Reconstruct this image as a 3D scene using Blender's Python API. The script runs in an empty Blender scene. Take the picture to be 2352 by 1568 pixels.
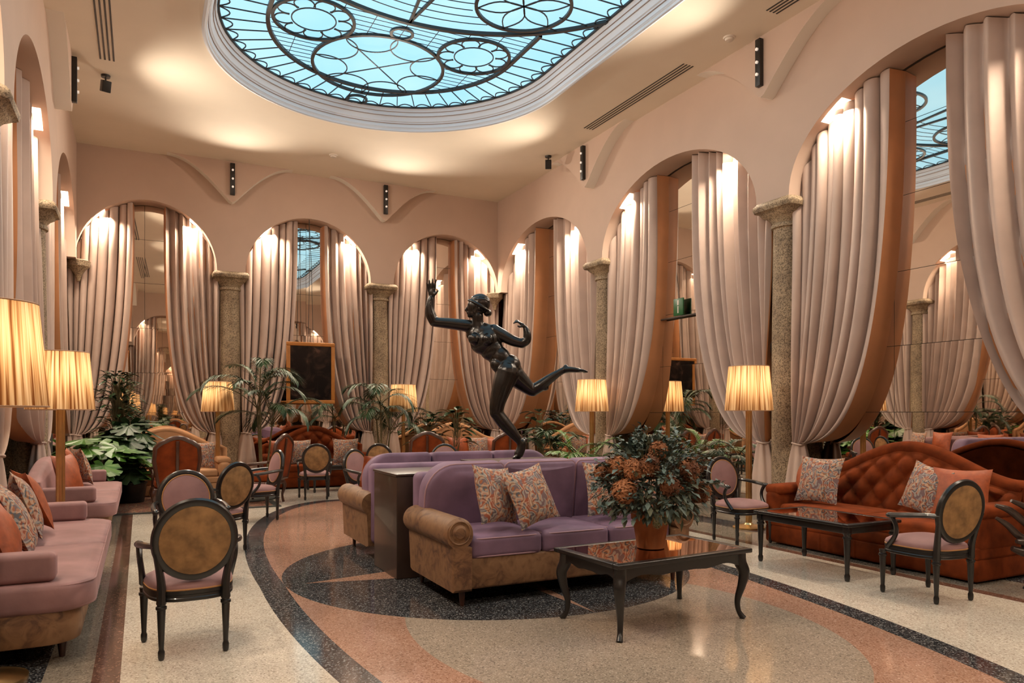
import bpy, bmesh, math, random
import numpy as np
from mathutils import Vector, Matrix
R = math.radians
PI = math.pi
random.seed(7)
S = bpy.context.scene
COL = S.collection

# ------------------------------------------------------------------ camera
cam_data = bpy.data.cameras.new('camera')
cam = bpy.data.objects.new('camera', cam_data)
COL.objects.link(cam)
cam.location = (0, 0, 1.45)
cam.rotation_euler = (R(90), 0, -0.465)
cam_data.sensor_width = 36.0
cam_data.lens = 1700.0 / 2352.0 * 36.0
cam_data.shift_y = 166.0 / 2352.0
cam_data.clip_start = 0.05
S.camera = cam
# ------------------------------------------------------------------ world, exposure
w = bpy.data.worlds.new('world'); S.world = w; w.use_nodes = True
w.node_tree.nodes['Background'].inputs[0].default_value = (1.0, 0.72, 0.5, 1)
w.node_tree.nodes['Background'].inputs[1].default_value = 0.05
S.view_settings.view_transform = 'Standard'
S.view_settings.look = 'None'
S.view_settings.gamma = 1.0
S.view_settings.exposure = 0.0
S.view_settings.use_curve_mapping = False
S.cycles.max_bounces = 8
S.cycles.diffuse_bounces = 3
S.cycles.glossy_bounces = 4
S.cycles.transmission_bounces = 4
S.cycles.sample_clamp_indirect = 4.0
S.cycles.use_denoising = True
S.cycles.use_adaptive_sampling = True
S.cycles.adaptive_threshold = 0.02
S.cycles.caustics_reflective = False
S.cycles.caustics_refractive = False
SKY_STRENGTH = 1.12      # daylight through the leaded skylight
COVE_W = 70.0            # spots in the arch haunches
LAMP_W = 8.5            # bulbs in the floor lamps
STRIP_W = 8.0           # black spot strips high on the walls
ADDED_UPLIGHT_W = 390.0        # uplight added below each strip to brighten the ceiling

# ------------------------------------------------------------------ materials
def nt(m):
    m.use_nodes = True
    n = m.node_tree
    return n, n.nodes.get('Principled BSDF')
def sock(n, x, inp):
    if isinstance(x, (int, float)): inp.default_value = x
    elif isinstance(x, tuple): inp.default_value = (x[0], x[1], x[2], 1) if len(x) == 3 else x
    else: n.links.new(x, inp)
def mth(n, op, a, b=0.0, c=0.0, clamp=False):
    d = n.nodes.new('ShaderNodeMath'); d.operation = op; d.use_clamp = clamp
    sock(n, a, d.inputs[0]); sock(n, b, d.inputs[1]); sock(n, c, d.inputs[2])
    return d.outputs[0]
def mix(n, f, a, b, mode='MIX'):
    d = n.nodes.new('ShaderNodeMix'); d.data_type = 'RGBA'; d.blend_type = mode
    sock(n, f, d.inputs[0]); sock(n, a, d.inputs[6]); sock(n, b, d.inputs[7])
    return d.outputs[2]
def coords(n, kind='Object'):
    return n.nodes.new('ShaderNodeTexCoord').outputs[kind]
def noise(n, vec, scale, detail=3.0, rough=0.5, dist=0.0):
    d = n.nodes.new('ShaderNodeTexNoise'); n.links.new(vec, d.inputs['Vector'])
    d.inputs['Scale'].default_value = scale; d.inputs['Detail'].default_value = detail
    d.inputs['Roughness'].default_value = rough; d.inputs['Distortion'].default_value = dist
    return d
def voro(n, vec, scale, feature='F1'):
    d = n.nodes.new('ShaderNodeTexVoronoi'); d.feature = feature; n.links.new(vec, d.inputs['Vector'])
    d.inputs['Scale'].default_value = scale
    return d
def ramp(n, f, stops, interp='LINEAR'):
    d = n.nodes.new('ShaderNodeValToRGB'); d.color_ramp.interpolation = interp
    el = d.color_ramp.elements
    while len(el) < len(stops): el.new(0.5)
    for e, (p, c) in zip(el, stops): e.position = p; e.color = (c[0], c[1], c[2], 1)
    sock(n, f, d.inputs[0])
    return d.outputs[0]
def bump(n, h, strength, dist=0.01):
    d = n.nodes.new('ShaderNodeBump'); d.inputs['Strength'].default_value = strength
    d.inputs['Distance'].default_value = dist; n.links.new(h, d.inputs['Height'])
    return d.outputs[0]
def mat(name, col, rough=0.5, metal=0.0, var=0.0, vscale=6.0, bumps=0.0, bscale=60.0, sheen=0.0, spec=0.5, coat=0.0):
    m = bpy.data.materials.new(name); n, b = nt(m)
    c = coords(n)
    if var:
        v = noise(n, c, vscale, 4.0)
        lo = tuple(x * (1 - var) for x in col); hi = tuple(min(1, x * (1 + var)) for x in col)
        n.links.new(ramp(n, v.outputs[0], [(0.3, lo), (0.7, hi)]), b.inputs['Base Color'])
    else:
        b.inputs['Base Color'].default_value = (*col, 1)
    b.inputs['Roughness'].default_value = rough; b.inputs['Metallic'].default_value = metal
    b.inputs['Specular IOR Level'].default_value = spec
    b.inputs['Coat Weight'].default_value = coat
    if sheen:
        b.inputs['Sheen Weight'].default_value = sheen
        b.inputs['Sheen Roughness'].default_value = 0.4
        b.inputs['Sheen Tint'].default_value = (*[min(1, x * 1.6 + .1) for x in col], 1)
    if bumps:
        n.links.new(bump(n, noise(n, c, bscale, 3.0).outputs[0], bumps), b.inputs['Normal'])
    return m
def emit(name, col, s):
    m = bpy.data.materials.new(name); n, b = nt(m)
    b.inputs['Base Color'].default_value = (*col, 1)
    b.inputs['Emission Color'].default_value = (*col, 1)
    b.inputs['Emission Strength'].default_value = s
    return m
M = {}
M['plaster'] = mat('plaster_wall', (0.58, 0.425, 0.34), 0.85, var=0.03, vscale=2, bumps=0.04, bscale=80)
M['ceiling'] = mat('plaster_ceiling', (0.86, 0.76, 0.63), 0.9, var=0.02, vscale=2)
M['rib'] = mat('plaster_lit_underside', (0.90, 0.84, 0.76), 0.85)  # light from below painted into the springer undersides, paler than the wall plaster
M['cornice'] = mat('cornice_sky_tint', (0.68, 0.72, 0.80), 0.6)  # white cornice; the skylight's blue glow is put into its colour
M['fillet'] = mat('cornice_fillet', (0.34, 0.24, 0.20), 0.7)
M['black'] = mat('black_metal', (0.012, 0.011, 0.011), 0.4)
M['lacquer'] = mat('black_lacquer', (0.010, 0.009, 0.009), 0.28, coat=0.12)
M['darkwood'] = mat('dark_brown_wood', (0.040, 0.022, 0.016), 0.32, var=0.25, vscale=3, coat=0.2)
M['walnut'] = mat('walnut_wood', (0.055, 0.018, 0.009), 0.3, var=0.3, vscale=8, coat=0.2)
M['brass'] = mat('aged_brass', (0.72, 0.48, 0.22), 0.28, 1.0, var=0.15)
M['mirror'] = mat('mirror_glass', (0.86, 0.80, 0.73), 0.012, 1.0)
M['backing'] = mat('mirror_backing', (0.05, 0.035, 0.025), 0.6)
M['purple'] = mat('mauve_velvet', (0.165, 0.094, 0.148), 0.7, var=0.22, vscale=5, sheen=0.6, bumps=0.05, bscale=90)
M['piping'] = mat('mauve_piping', (0.36, 0.21, 0.24), 0.7)
M['pink'] = mat('dusty_pink_velvet', (0.265, 0.138, 0.135), 0.7, var=0.2, vscale=5, sheen=0.6, bumps=0.05, bscale=90)
M['pink_trim'] = mat('gold_gimp_trim', (0.42, 0.2, 0.07), 0.6)
M['orange'] = mat('rust_velvet', (0.165, 0.031, 0.006), 0.9, var=0.35, vscale=7, sheen=0.12, bumps=0.1, bscale=140, spec=0.15)
M['silk'] = mat('orange_silk', (0.33, 0.066, 0.014), 0.5, var=0.2, vscale=22, bumps=0.2, bscale=30)
M['peach'] = mat('peach_velvet', (0.46, 0.225, 0.10), 0.7, var=0.12, sheen=0.4)
M['white'] = mat('white_plastic', (0.75, 0.66, 0.57), 0.5)
M['terracotta'] = mat('terracotta_pot', (0.42, 0.135, 0.045), 0.7, var=0.2, vscale=9)
M['green_sign'] = mat('green_sign', (0.01, 0.11, 0.03), 0.4)
M['cord'] = mat('tieback_cord', (0.42, 0.25, 0.15), 0.7)
M['dark_rug'] = mat('dark_green_rug', (0.035, 0.035, 0.03), 0.95, var=0.2, vscale=60)
M['black_stone'] = mat('plinth_stone', (0.45, 0.36, 0.27), 0.35, var=0.1)
M['cove'] = emit('cove_light', (1.0, 0.86, 0.66), 9.0)
M['bulb'] = emit('bulb_glow', (1.0, 0.75, 0.45), 12.0)
M['spotlens'] = emit('spot_lens', (1.0, 0.9, 0.8), 0.35)
M['gold_frame'] = mat('gilt_frame', (0.45, 0.17, 0.035), 0.4, 0.2, var=0.15)

def granite():
    m = bpy.data.materials.new('granite_column'); n, b = nt(m); c = coords(n)
    a = noise(n, c, 3.0, 5); f = voro(n, c, 85)
    base = ramp(n, a.outputs[0], [(0.3, (0.20, 0.14, 0.09)), (0.7, (0.42, 0.32, 0.21))])
    sp = ramp(n, f.outputs['Color'], [(0.25, (0.45, 0.41, 0.36)), (0.5, (1, 1, 1)), (0.9, (1.3, 1.25, 1.15))])
    n.links.new(mix(n, 1.0, base, sp, 'MULTIPLY'), b.inputs['Base Color'])
    b.inputs['Roughness'].default_value = 0.75
    n.links.new(bump(n, noise(n, c, 90, 3).outputs[0], 0.5), b.inputs['Normal'])
    return m
M['granite'] = granite()
def damask():
    m = bpy.data.materials.new('tan_damask'); n, b = nt(m); c = coords(n)
    w1 = noise(n, c, 9.0, 6, 0.6, 1.5); w2 = noise(n, c, 3.0, 2)
    f = mth(n, 'ADD', mth(n, 'MULTIPLY', w1.outputs[0], 0.7), mth(n, 'MULTIPLY', w2.outputs[0], 0.3))
    n.links.new(ramp(n, f, [(0.36, (0.085, 0.036, 0.018)), (0.47, (0.185, 0.090, 0.040)), (0.6, (0.24, 0.125, 0.058))]), b.inputs['Base Color'])
    b.inputs['Roughness'].default_value = 0.6
    n.links.new(bump(n, w1.outputs[0], 0.15), b.inputs['Normal'])
    return m
M['damask'] = damask()
M['tapestry'] = mat('ochre_tapestry', (0.27, 0.145, 0.055), 0.75, var=0.35, vscale=14, bumps=0.1)
def paisley():
    m = bpy.data.materials.new('paisley_fabric'); n, b = nt(m); c = coords(n)
    d = noise(n, c, 7.0, 2, 0.5)
    va = n.nodes.new('ShaderNodeVectorMath'); va.operation = 'MULTIPLY_ADD'
    n.links.new(d.outputs['Color'], va.inputs[0]); va.inputs[1].default_value = (0.24, 0.24, 0.24); n.links.new(c, va.inputs[2])
    v = voro(n, va.outputs[0], 7.5)
    ring = mth(n, 'FRACT', mth(n, 'MULTIPLY', v.outputs['Distance'], 2.3))
    hue = ramp(n, noise(n, c, 11, 1).outputs[0], [(0.36, (0.16, 0.15, 0.16)), (0.43, (0.36, 0.09, 0.03)), (0.49, (0.48, 0.27, 0.16)), (0.55, (0.13, 0.15, 0.17)), (0.61, (0.45, 0.17, 0.06)), (0.68, (0.40, 0.31, 0.22))], 'CONSTANT')
    pat = ramp(n, ring, [(0.0, (0.05, 0.018, 0.016)), (0.25, (0.55, 0.43, 0.32)), (0.5, (0.20, 0.055, 0.04)), (0.78, (0.45, 0.36, 0.29))], 'CONSTANT')
    n.links.new(mix(n, 0.55, pat, hue), b.inputs['Base Color'])
    b.inputs['Roughness'].default_value = 0.8
    return m
M['paisley'] = paisley()
def cloth(name, col, tr=0.0, sheen=0.08):
    m = bpy.data.materials.new(name); n, b = nt(m); c = coords(n)
    v = noise(n, c, 3.0, 3)
    n.links.new(ramp(n, v.outputs[0], [(0.3, tuple(x * .92 for x in col)), (0.7, tuple(min(1, x * 1.06) for x in col))]), b.inputs['Base Color'])
    b.inputs['Roughness'].default_value = 0.55
    b.inputs['Sheen Weight'].default_value = sheen
    b.inputs['Specular IOR Level'].default_value = 0.4
    return m
M['curtain'] = cloth('curtain_satin', (0.52, 0.385, 0.32))
M['lining'] = cloth('curtain_lining', (0.62, 0.27, 0.115))
def shade_mat():
    m = bpy.data.materials.new('pleated_shade'); n, b = nt(m)
    out = n.nodes['Material Output']
    c = coords(n)
    sx = n.nodes.new('ShaderNodeSeparateXYZ'); n.links.new(c, sx.inputs[0])
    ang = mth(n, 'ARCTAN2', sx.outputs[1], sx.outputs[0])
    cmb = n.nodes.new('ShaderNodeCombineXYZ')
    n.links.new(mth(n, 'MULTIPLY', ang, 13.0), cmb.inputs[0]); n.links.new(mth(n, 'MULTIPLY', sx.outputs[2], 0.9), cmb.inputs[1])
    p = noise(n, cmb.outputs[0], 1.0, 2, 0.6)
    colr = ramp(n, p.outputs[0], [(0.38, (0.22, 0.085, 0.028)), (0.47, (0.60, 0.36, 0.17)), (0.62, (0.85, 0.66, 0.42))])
    t = n.nodes.new('ShaderNodeBsdfTranslucent'); n.links.new(colr, t.inputs[0])
    df = n.nodes.new('ShaderNodeBsdfDiffuse'); n.links.new(colr, df.inputs[0])
    ms = n.nodes.new('ShaderNodeMixShader'); ms.inputs[0].default_value = 0.35
    n.links.new(t.outputs[0], ms.inputs[1]); n.links.new(df.outputs[0], ms.inputs[2])
    n.links.new(ms.outputs[0], out.inputs[0])
    return m
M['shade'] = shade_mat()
def leaf(name, a, bcol, rough=0.35):
    m = bpy.data.materials.new(name); n, b = nt(m); c = coords(n)
    v = noise(n, c, 5.0, 2)
    n.links.new(ramp(n, v.outputs[0], [(0.35, a), (0.65, bcol)]), b.inputs['Base Color'])
    b.inputs['Roughness'].default_value = rough
    return m
M['palm'] = leaf('palm_leaf', (0.012, 0.032, 0.012), (0.045, 0.085, 0.032), 0.42)
M['fresh'] = leaf('bright_leaf', (0.025, 0.085, 0.012), (0.075, 0.18, 0.025))
M['darkleaf'] = leaf('dark_leaf', (0.010, 0.030, 0.012), (0.035, 0.075, 0.028), 0.25)
M['bluegreen'] = leaf('eucalyptus_leaf', (0.045, 0.075, 0.065), (0.13, 0.18, 0.155), 0.6)
M['olive'] = leaf('olive_leaf', (0.035, 0.042, 0.022), (0.10, 0.105, 0.06), 0.6)
M['stem'] = mat('plant_stem', (0.12, 0.09, 0.035), 0.6, var=0.3)
M['hydrangea'] = leaf('hydrangea_petals', (0.13, 0.045, 0.018), (0.42, 0.17, 0.07), 0.8)
M['ivory'] = leaf('ivory_petals', (0.35, 0.36, 0.2), (0.55, 0.55, 0.36), 0.8)
M['bronze'] = mat('dark_bronze', (0.010, 0.007, 0.005), 0.27, 0.1, var=0.6, vscale=9, spec=0.5, coat=0.08)
def picture():
    m = bpy.data.materials.new('dark_canvas'); n, b = nt(m); c = coords(n)
    v = noise(n, c, 3.2, 5, 0.55, 1.2)
    n.links.new(ramp(n, v.outputs[0], [(0.45, (0.008, 0.006, 0.006)), (0.6, (0.03, 0.018, 0.014)), (0.72, (0.14, 0.07, 0.05))]), b.inputs['Base Color'])
    b.inputs['Roughness'].default_value = 0.15
    b.inputs['Specular IOR Level'].default_value = 0.15
    return m
M['picture'] = picture()
def rug():
    m = bpy.data.materials.new('persian_rug'); n, b = nt(m); c = coords(n)
    v = voro(n, c, 7); w2 = noise(n, c, 12, 3)
    f = mth(n, 'FRACT', mth(n, 'MULTIPLY', mth(n, 'ADD', v.outputs['Distance'], w2.outputs[0]), 2.2))
    n.links.new(ramp(n, f, [(0.0, (0.16, 0.05, 0.03)), (0.35, (0.30, 0.17, 0.09)), (0.6, (0.06, 0.05, 0.045)), (0.8, (0.26, 0.10, 0.06))], 'CONSTANT'), b.inputs['Base Color'])
    b.inputs['Roughness'].default_value = 0.95
    return m
M['rug'] = rug()
def tabletop():
    m = bpy.data.materials.new('copper_mirror_glass'); n, b = nt(m)
    b.inputs['Base Color'].default_value = (0.72, 0.40, 0.24, 1)
    b.inputs['Metallic'].default_value = 1.0
    b.inputs['Roughness'].default_value = 0.02
    return m
M['tabletop'] = tabletop()
def skyglass():
    m = bpy.data.materials.new('skylight_glass'); n, b = nt(m); c = coords(n)
    v = noise(n, c, 0.55, 2)
    cr = ramp(n, v.outputs[0], [(0.3, (0.36, 0.76, 0.98)), (0.7, (0.52, 0.86, 1.0))])
    b.inputs['Base Color'].default_value = (0.05, 0.07, 0.08, 1)
    n.links.new(cr, b.inputs['Emission Color'])
    b.inputs['Emission Strength'].default_value = SKY_STRENGTH
    b.inputs['Roughness'].default_value = 0.7
    b.inputs['Specular IOR Level'].default_value = 0.05
    return m
M['skyglass'] = skyglass()
def terrazzo():
    m = bpy.data.materials.new('terrazzo_floor'); n, b = nt(m)
    c = coords(n)
    sp = n.nodes.new('ShaderNodeSeparateXYZ'); n.links.new(c, sp.inputs[0])
    X0, Y0 = sp.outputs[0], sp.outputs[1]
    def sub(a, v): return mth(n, 'SUBTRACT', a, v)
    def inell(x, y, cx, cy, a, bb):
        dx = mth(n, 'DIVIDE', sub(x, cx), a); dy = mth(n, 'DIVIDE', sub(y, cy), bb)
        return mth(n, 'LESS_THAN', mth(n, 'ADD', mth(n, 'MULTIPLY', dx, dx), mth(n, 'MULTIPLY', dy, dy)), 1.0)
    # near half of the oval leans slightly
    yy = mth(n, 'MINIMUM', sub(Y0, 6.45), 0.0)
    Xs = sub(X0, mth(n, 'MULTIPLY', yy, 0.045))
    out_ = inell(Xs, Y0, 2.99, 6.45, 2.10, 6.10)
    inn = inell(Xs, Y0, 2.99, 6.45, 1.90, 5.85)
    petal = inell(X0, Y0, 2.92, 4.3, 1.36, 1.8)
    circ = inell(X0, Y0, 2.97, 6.45, 1.88, 1.9)
    dx = sub(X0, 2.97); dy = sub(Y0, 6.45)
    adx = mth(n, 'ABSOLUTE', dx); ady = mth(n, 'ABSOLUTE', dy)
    r1 = mth(n, 'LESS_THAN', ady, mth(n, 'MULTIPLY', mth(n, 'SUBTRACT', 1.72, adx), 0.2))
    r2 = mth(n, 'LESS_THAN', adx, mth(n, 'MULTIPLY', mth(n, 'SUBTRACT', 1.9, ady), 0.06))
    ray = mth(n, 'MAXIMUM', r1, r2)
    def band(a, lo, hi): return mth(n, 'MULTIPLY', mth(n, 'GREATER_THAN', a, lo), mth(n, 'LESS_THAN', a, hi))
    fl = voro(n, c, 120); fl2 = voro(n, c, 130)
    g = noise(n, c, 1.2, 3)
    gr = ramp(n, g.outputs[0], [(0.3, (0.86, 0.86, 0.86)), (0.7, (1.08, 1.08, 1.08))])
    def speck(lo, mid, hi, p1, p2):
        return ramp(n, fl.outputs['Color'], [(p1 - .04, lo), (p1 + .04, mid), (p2 - .04, mid), (p2 + .06, hi)])
    pink = speck((0.24, 0.12, 0.075), (0.38, 0.21, 0.145), (0.52, 0.33, 0.25), .25, .78)
    beige = speck((0.20, 0.155, 0.12), (0.33, 0.26, 0.20), (0.48, 0.39, 0.31), .25, .78)
    white = speck((0.36, 0.30, 0.24), (0.58, 0.50, 0.41), (0.74, 0.66, 0.56), .22, .72)
    dark = speck((0.010, 0.010, 0.012), (0.055, 0.054, 0.058), (0.24, 0.23, 0.22), .42, .74)
    brown = speck((0.06, 0.03, 0.02), (0.16, 0.08, 0.055), (0.30, 0.18, 0.13), .35, .8)
    grey = speck((0.16, 0.13, 0.10), (0.27, 0.22, 0.17), (0.38, 0.32, 0.26), .3, .8)
    col = white
    lft = mth(n, 'LESS_THAN', X0, -0.24)
    col = mix(n, lft, col, grey)
    col = mix(n, band(X0, -0.24, -0.10), col, brown)
    col = mix(n, mth(n, 'LESS_THAN', X0, -0.48), col, dark)
    col = mix(n, mth(n, 'GREATER_THAN', X0, 6.06), col, grey)
    col = mix(n, band(X0, 6.06, 6.18), col, brown)
    col = mix(n, band(X0, 6.75, 7.15), col, dark)
    col = mix(n, mth(n, 'GREATER_THAN', Y0, 14.7), col, grey)
    col = mix(n, out_, col, dark)
    col = mix(n, inn, col, pink)
    col = mix(n, mth(n, 'MULTIPLY', petal, inn), col, beige)
    col = mix(n, circ, col, dark)
    col = mix(n, mth(n, 'MULTIPLY', ray, circ), col, pink)
    col = mix(n, 1.0, col, gr, 'MULTIPLY')
    n.links.new(col, b.inputs['Base Color'])
    rr = noise(n, c, 2.0, 3)
    n.links.new(ramp(n, rr.outputs[0], [(0.3, (0.08, 0.08, 0.08)), (0.7, (0.14, 0.14, 0.14))]), b.inputs['Roughness'])
    b.inputs['Specular IOR Level'].default_value = 0.55
    return m
M['terrazzo'] = terrazzo()

# ------------------------------------------------------------------ geometry helpers
class G:
    def __init__(s): s.v = []; s.f = []
    def add(s, vf, mtx=None):
        v, f = vf; k = len(s.v)
        if mtx is None: s.v.extend([tuple(p) for p in v])
        else: s.v.extend([tuple(mtx @ Vector(p)) for p in v])
        s.f.extend([tuple(i + k for i in q) for q in f])
        return s
def T(x=0, y=0, z=0, rx=0, ry=0, rz=0, sc=None):
    m = Matrix.Translation((x, y, z)) @ Matrix.Rotation(rz, 4, 'Z') @ Matrix.Rotation(ry, 4, 'Y') @ Matrix.Rotation(rx, 4, 'X')
    if sc: m = m @ Matrix.Diagonal((sc[0], sc[1], sc[2], 1))
    return m
def setp(o, label=None, cat=None, group=None, kind=None):
    if label: o['label'] = label
    if cat: o['category'] = cat
    if group: o['group'] = group
    if kind: o['kind'] = kind
    return o
def ob(name, g, m, parent=None, loc=None, rz=0.0, ang=40, flip=False):
    if not isinstance(g, G): g = G().add(g)
    me = bpy.data.meshes.new(name); me.from_pydata(g.v, [], g.f)
    bm = bmesh.new(); bm.from_mesh(me); bmesh.ops.delete(bm, geom=[v for v in bm.verts if not v.link_faces], context='VERTS'); bmesh.ops.remove_doubles(bm, verts=bm.verts, dist=1e-5); bmesh.ops.recalc_face_normals(bm, faces=bm.faces); bm.to_mesh(me); bm.free()
    me.materials.append(m)
    if ang is not None:
        me.shade_smooth()
        me.set_sharp_from_angle(angle=R(ang))
    o = bpy.data.objects.new(name, me); COL.objects.link(o)
    if loc: o.location = loc
    o.rotation_euler = (0, 0, rz)
    if parent: o.parent = parent
    return o
def thing(name, label, cat, loc=(0, 0, 0), rz=0.0, group=None):
    o = bpy.data.objects.new(name, None); COL.objects.link(o)
    o.empty_display_size = 0.1
    o.location = loc; o.rotation_euler = (0, 0, rz)
    return setp(o, label, cat, group)
def dup(root, loc, rz, label, group=None):
    def cp(o, par):
        c = o.copy(); COL.objects.link(c)
        if par: c.parent = par
        for ch in o.children: cp(ch, c)
        return c
    r = cp(root, None); r.location = loc; r.rotation_euler = (0, 0, rz); r['label'] = label
    if group: r['group'] = group
    return r
def rbox(sx, sy, sz, r=0.02, n=3, mid=1, puff=0.0, sides=0.0):
    """rounded box centred on the origin; puff domes the top and bottom, sides the flanks"""
    h = (sx / 2, sy / 2, sz / 2)
    def ax(a):
        rr = min(r, a * .999)
        t = [a - rr + rr * math.tan(PI / 4 * i / n) for i in range(n + 1)]
        core = [-(a - rr) + 2 * (a - rr) * i / mid for i in range(1, mid)] if a - rr > 1e-6 else []
        return sorted(set([round(-x, 6) for x in t] + [round(x, 6) for x in t] + [round(x, 6) for x in core]))
    A = [ax(a) for a in h]
    vi = {}; V = []; F = []
    def vid(p):
        k = (round(p[0], 5), round(p[1], 5), round(p[2], 5))
        if k not in vi:
            q = [max(-(h[i] - min(r, h[i] * .999)), min(h[i] - min(r, h[i] * .999), p[i])) for i in range(3)]
            d = Vector(p) - Vector(q)
            if d.length > 1e-9: d = d.normalized() * min(r, min(h) * .999)
            x, y, z = Vector(q) + d
            u, v, ww = x / h[0], y / h[1], z / h[2]
            if puff: z += puff * (1 - u * u) * (1 - v * v) * (1 if z > 0 else -1) * abs(ww)
            if sides:
                x += sides * (1 - v * v) * (1 - ww * ww) * u; y += sides * (1 - u * u) * (1 - ww * ww) * v
            vi[k] = len(V); V.append((x, y, z))
        return vi[k]
    for a in range(3):
        b_, c_ = (a + 1) % 3, (a + 2) % 3
        for s in (-1, 1):
            for i in range(len(A[b_]) - 1):
                for j in range(len(A[c_]) - 1):
                    q = []
                    for di, dj in ((0, 0), (1, 0), (1, 1), (0, 1)):
                        p = [0, 0, 0]; p[a] = s * h[a]; p[b_] = A[b_][i + di]; p[c_] = A[c_][j + dj]
                        q.append(vid(p))
                    if s < 0: q.reverse()
                    if len(set(q)) == 4: F.append(tuple(q))
    return V, F
def box(x0, x1, y0, y1, z0, z1):
    v = [(x, y, z) for z in (z0, z1) for x, y in ((x0, y0), (x1, y0), (x1, y1), (x0, y1))]
    return v, [(3, 2, 1, 0), (4, 5, 6, 7), (0, 1, 5, 4), (1, 2, 6, 5), (2, 3, 7, 6), (3, 0, 4, 7)]
def lathe(prof, n=24, cap=True):
    V = []; F = []
    for r, z in prof:
        for i in range(n):
            a = 2 * PI * i / n; V.append((r * math.cos(a), r * math.sin(a), z))
    for k in range(len(prof) - 1):
        for i in range(n):
            j = (i + 1) % n
            F.append((k * n + i, k * n + j, (k + 1) * n + j, (k + 1) * n + i))
    if cap:
        F.append(tuple(reversed(range(n)))); F.append(tuple((len(prof) - 1) * n + i for i in range(n)))
    return V, F
def tube(pts, rad, n=8, closed=False, flat=None):
    """round tube along a path; rad number or list; flat=(a,b) scales the section"""
    pts = [Vector(p) for p in pts]; N = len(pts)
    if not isinstance(rad, (list, tuple)): rad = [rad] * N
    tan = []
    for i in range(N):
        if closed: t = pts[(i + 1) % N] - pts[i - 1]
        else: t = pts[min(i + 1, N - 1)] - pts[max(i - 1, 0)]
        tan.append(t.normalized() if t.length > 0 else Vector((0, 0, 1)))
    up = Vector((0, 0, 1)) if abs(tan[0].z) < .9 else Vector((0, 1, 0))
    nrm = (up - tan[0] * up.dot(tan[0])).normalized()
    V = []; F = []
    fa, fb = flat or (1, 1)
    for i in range(N):
        nrm = nrm - tan[i] * nrm.dot(tan[i])
        nrm = nrm.normalized() if nrm.length > 1e-6 else tan[i].orthogonal().normalized()
        bi = tan[i].cross(nrm)
        for k in range(n):
            a = 2 * PI * k / n
            V.append(tuple(pts[i] + nrm * (math.cos(a) * rad[i] * fa) + bi * (math.sin(a) * rad[i] * fb)))
    for i in range(N if closed else N - 1):
        for k in range(n):
            j = (k + 1) % n; i2 = (i + 1) % N
            F.append((i * n + k, i * n + j, i2 * n + j, i2 * n + k))
    if not closed:
        F.append(tuple(reversed(range(n)))); F.append(tuple((N - 1) * n + k for k in range(n)))
    return V, F
def spline(P, m=6):
    """Catmull-Rom through the points"""
    P = [Vector(p) for p in P]; out = []
    for i in range(len(P) - 1):
        a = P[max(i - 1, 0)]; b = P[i]; c = P[i + 1]; d = P[min(i + 2, len(P) - 1)]
        for k in range(m):
            t = k / m
            out.append(0.5 * ((2 * b) + (c - a) * t + (2 * a - 5 * b + 4 * c - d) * t * t + (3 * b - a - 3 * c + d) * t ** 3))
    out.append(P[-1]); return out
def lerp_list(r, cnt):
    out = []
    for i in range(cnt):
        t = i / (cnt - 1) * (len(r) - 1); k = min(int(t), len(r) - 2); out.append(r[k] + (r[k + 1] - r[k]) * (t - k))
    return out
def stube(P, rads, n=8, m=6, flat=None):
    p = spline(P, m); return tube(p, lerp_list(rads, len(p)), n, False, flat)
def slab(outline, depth, rnd=0.03, n=4, puff=0.0, back=True):
    """upright padded panel: outline (x,z) list, thickness along y (front = +y), rounded rims"""
    N = len(outline); cx = sum(p[0] for p in outline) / N; cz = sum(p[1] for p in outline) / N
    def inset(d):
        o = []
        for i in range(N):
            a = Vector(outline[i - 1]); b = Vector(outline[(i + 1) % N]); p = Vector(outline[i])
            t = (b - a)
            nn = Vector((t.y, -t.x)).normalized() if t.length > 1e-9 else Vector((0, 0))
            if nn.dot(Vector((cx, cz)) - p) < 0: nn = -nn
            o.append(p + nn * d)
        return o
    layers = []
    if back:
        for i in range(n + 1):
            a = PI / 2 * i / n; layers.append((rnd * (1 - math.sin(a)), -depth / 2 + rnd * (1 - math.cos(a))))
    else: layers.append((0, -depth / 2))
    for i in range(n + 1):
        a = PI / 2 * i / n; layers.append((rnd * (1 - math.cos(a)), depth / 2 - rnd + rnd * math.sin(a)))
    V = []; F = []
    for d, y in layers:
        for p in inset(d): V.append((p.x, y, p.y))
    for k in range(len(layers) - 1):
        for i in range(N):
            j = (i + 1) % N; F.append((k * N + i, k * N + j, (k + 1) * N + j, (k + 1) * N + i))
    F.append(tuple(range(N)))
    L0 = (len(layers) - 1) * N
    last = inset(rnd); prev = L0
    for s in (0.75, 0.45, 0.15):
        b0 = len(V)
        for p in last:
            V.append((cx + (p.x - cx) * s, depth / 2 + puff * (1 - s * s), cz + (p.y - cz) * s))
        for i in range(N):
            j = (i + 1) % N; F.append((prev + i, prev + j, b0 + j, b0 + i))
        prev = b0
    F.append(tuple(reversed(range(prev, prev + N))))
    return V, F
def ellipse(a, b, n=40, cx=0, cz=0, e=2.0):
    o = []
    for i in range(n):
        t = 2 * PI * i / n; c, s = math.cos(t), math.sin(t)
        o.append((cx + a * math.copysign(abs(c) ** (2 / e), c), cz + b * math.copysign(abs(s) ** (2 / e), s)))
    return o
def sheet(fn, nu, nv):
    V = [fn(i / nu, j / nv) for j in range(nv + 1) for i in range(nu + 1)]
    F = [(j * (nu + 1) + i, j * (nu + 1) + i + 1, (j + 1) * (nu + 1) + i + 1, (j + 1) * (nu + 1) + i) for j in range(nv) for i in range(nu)]
    return V, F
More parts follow.
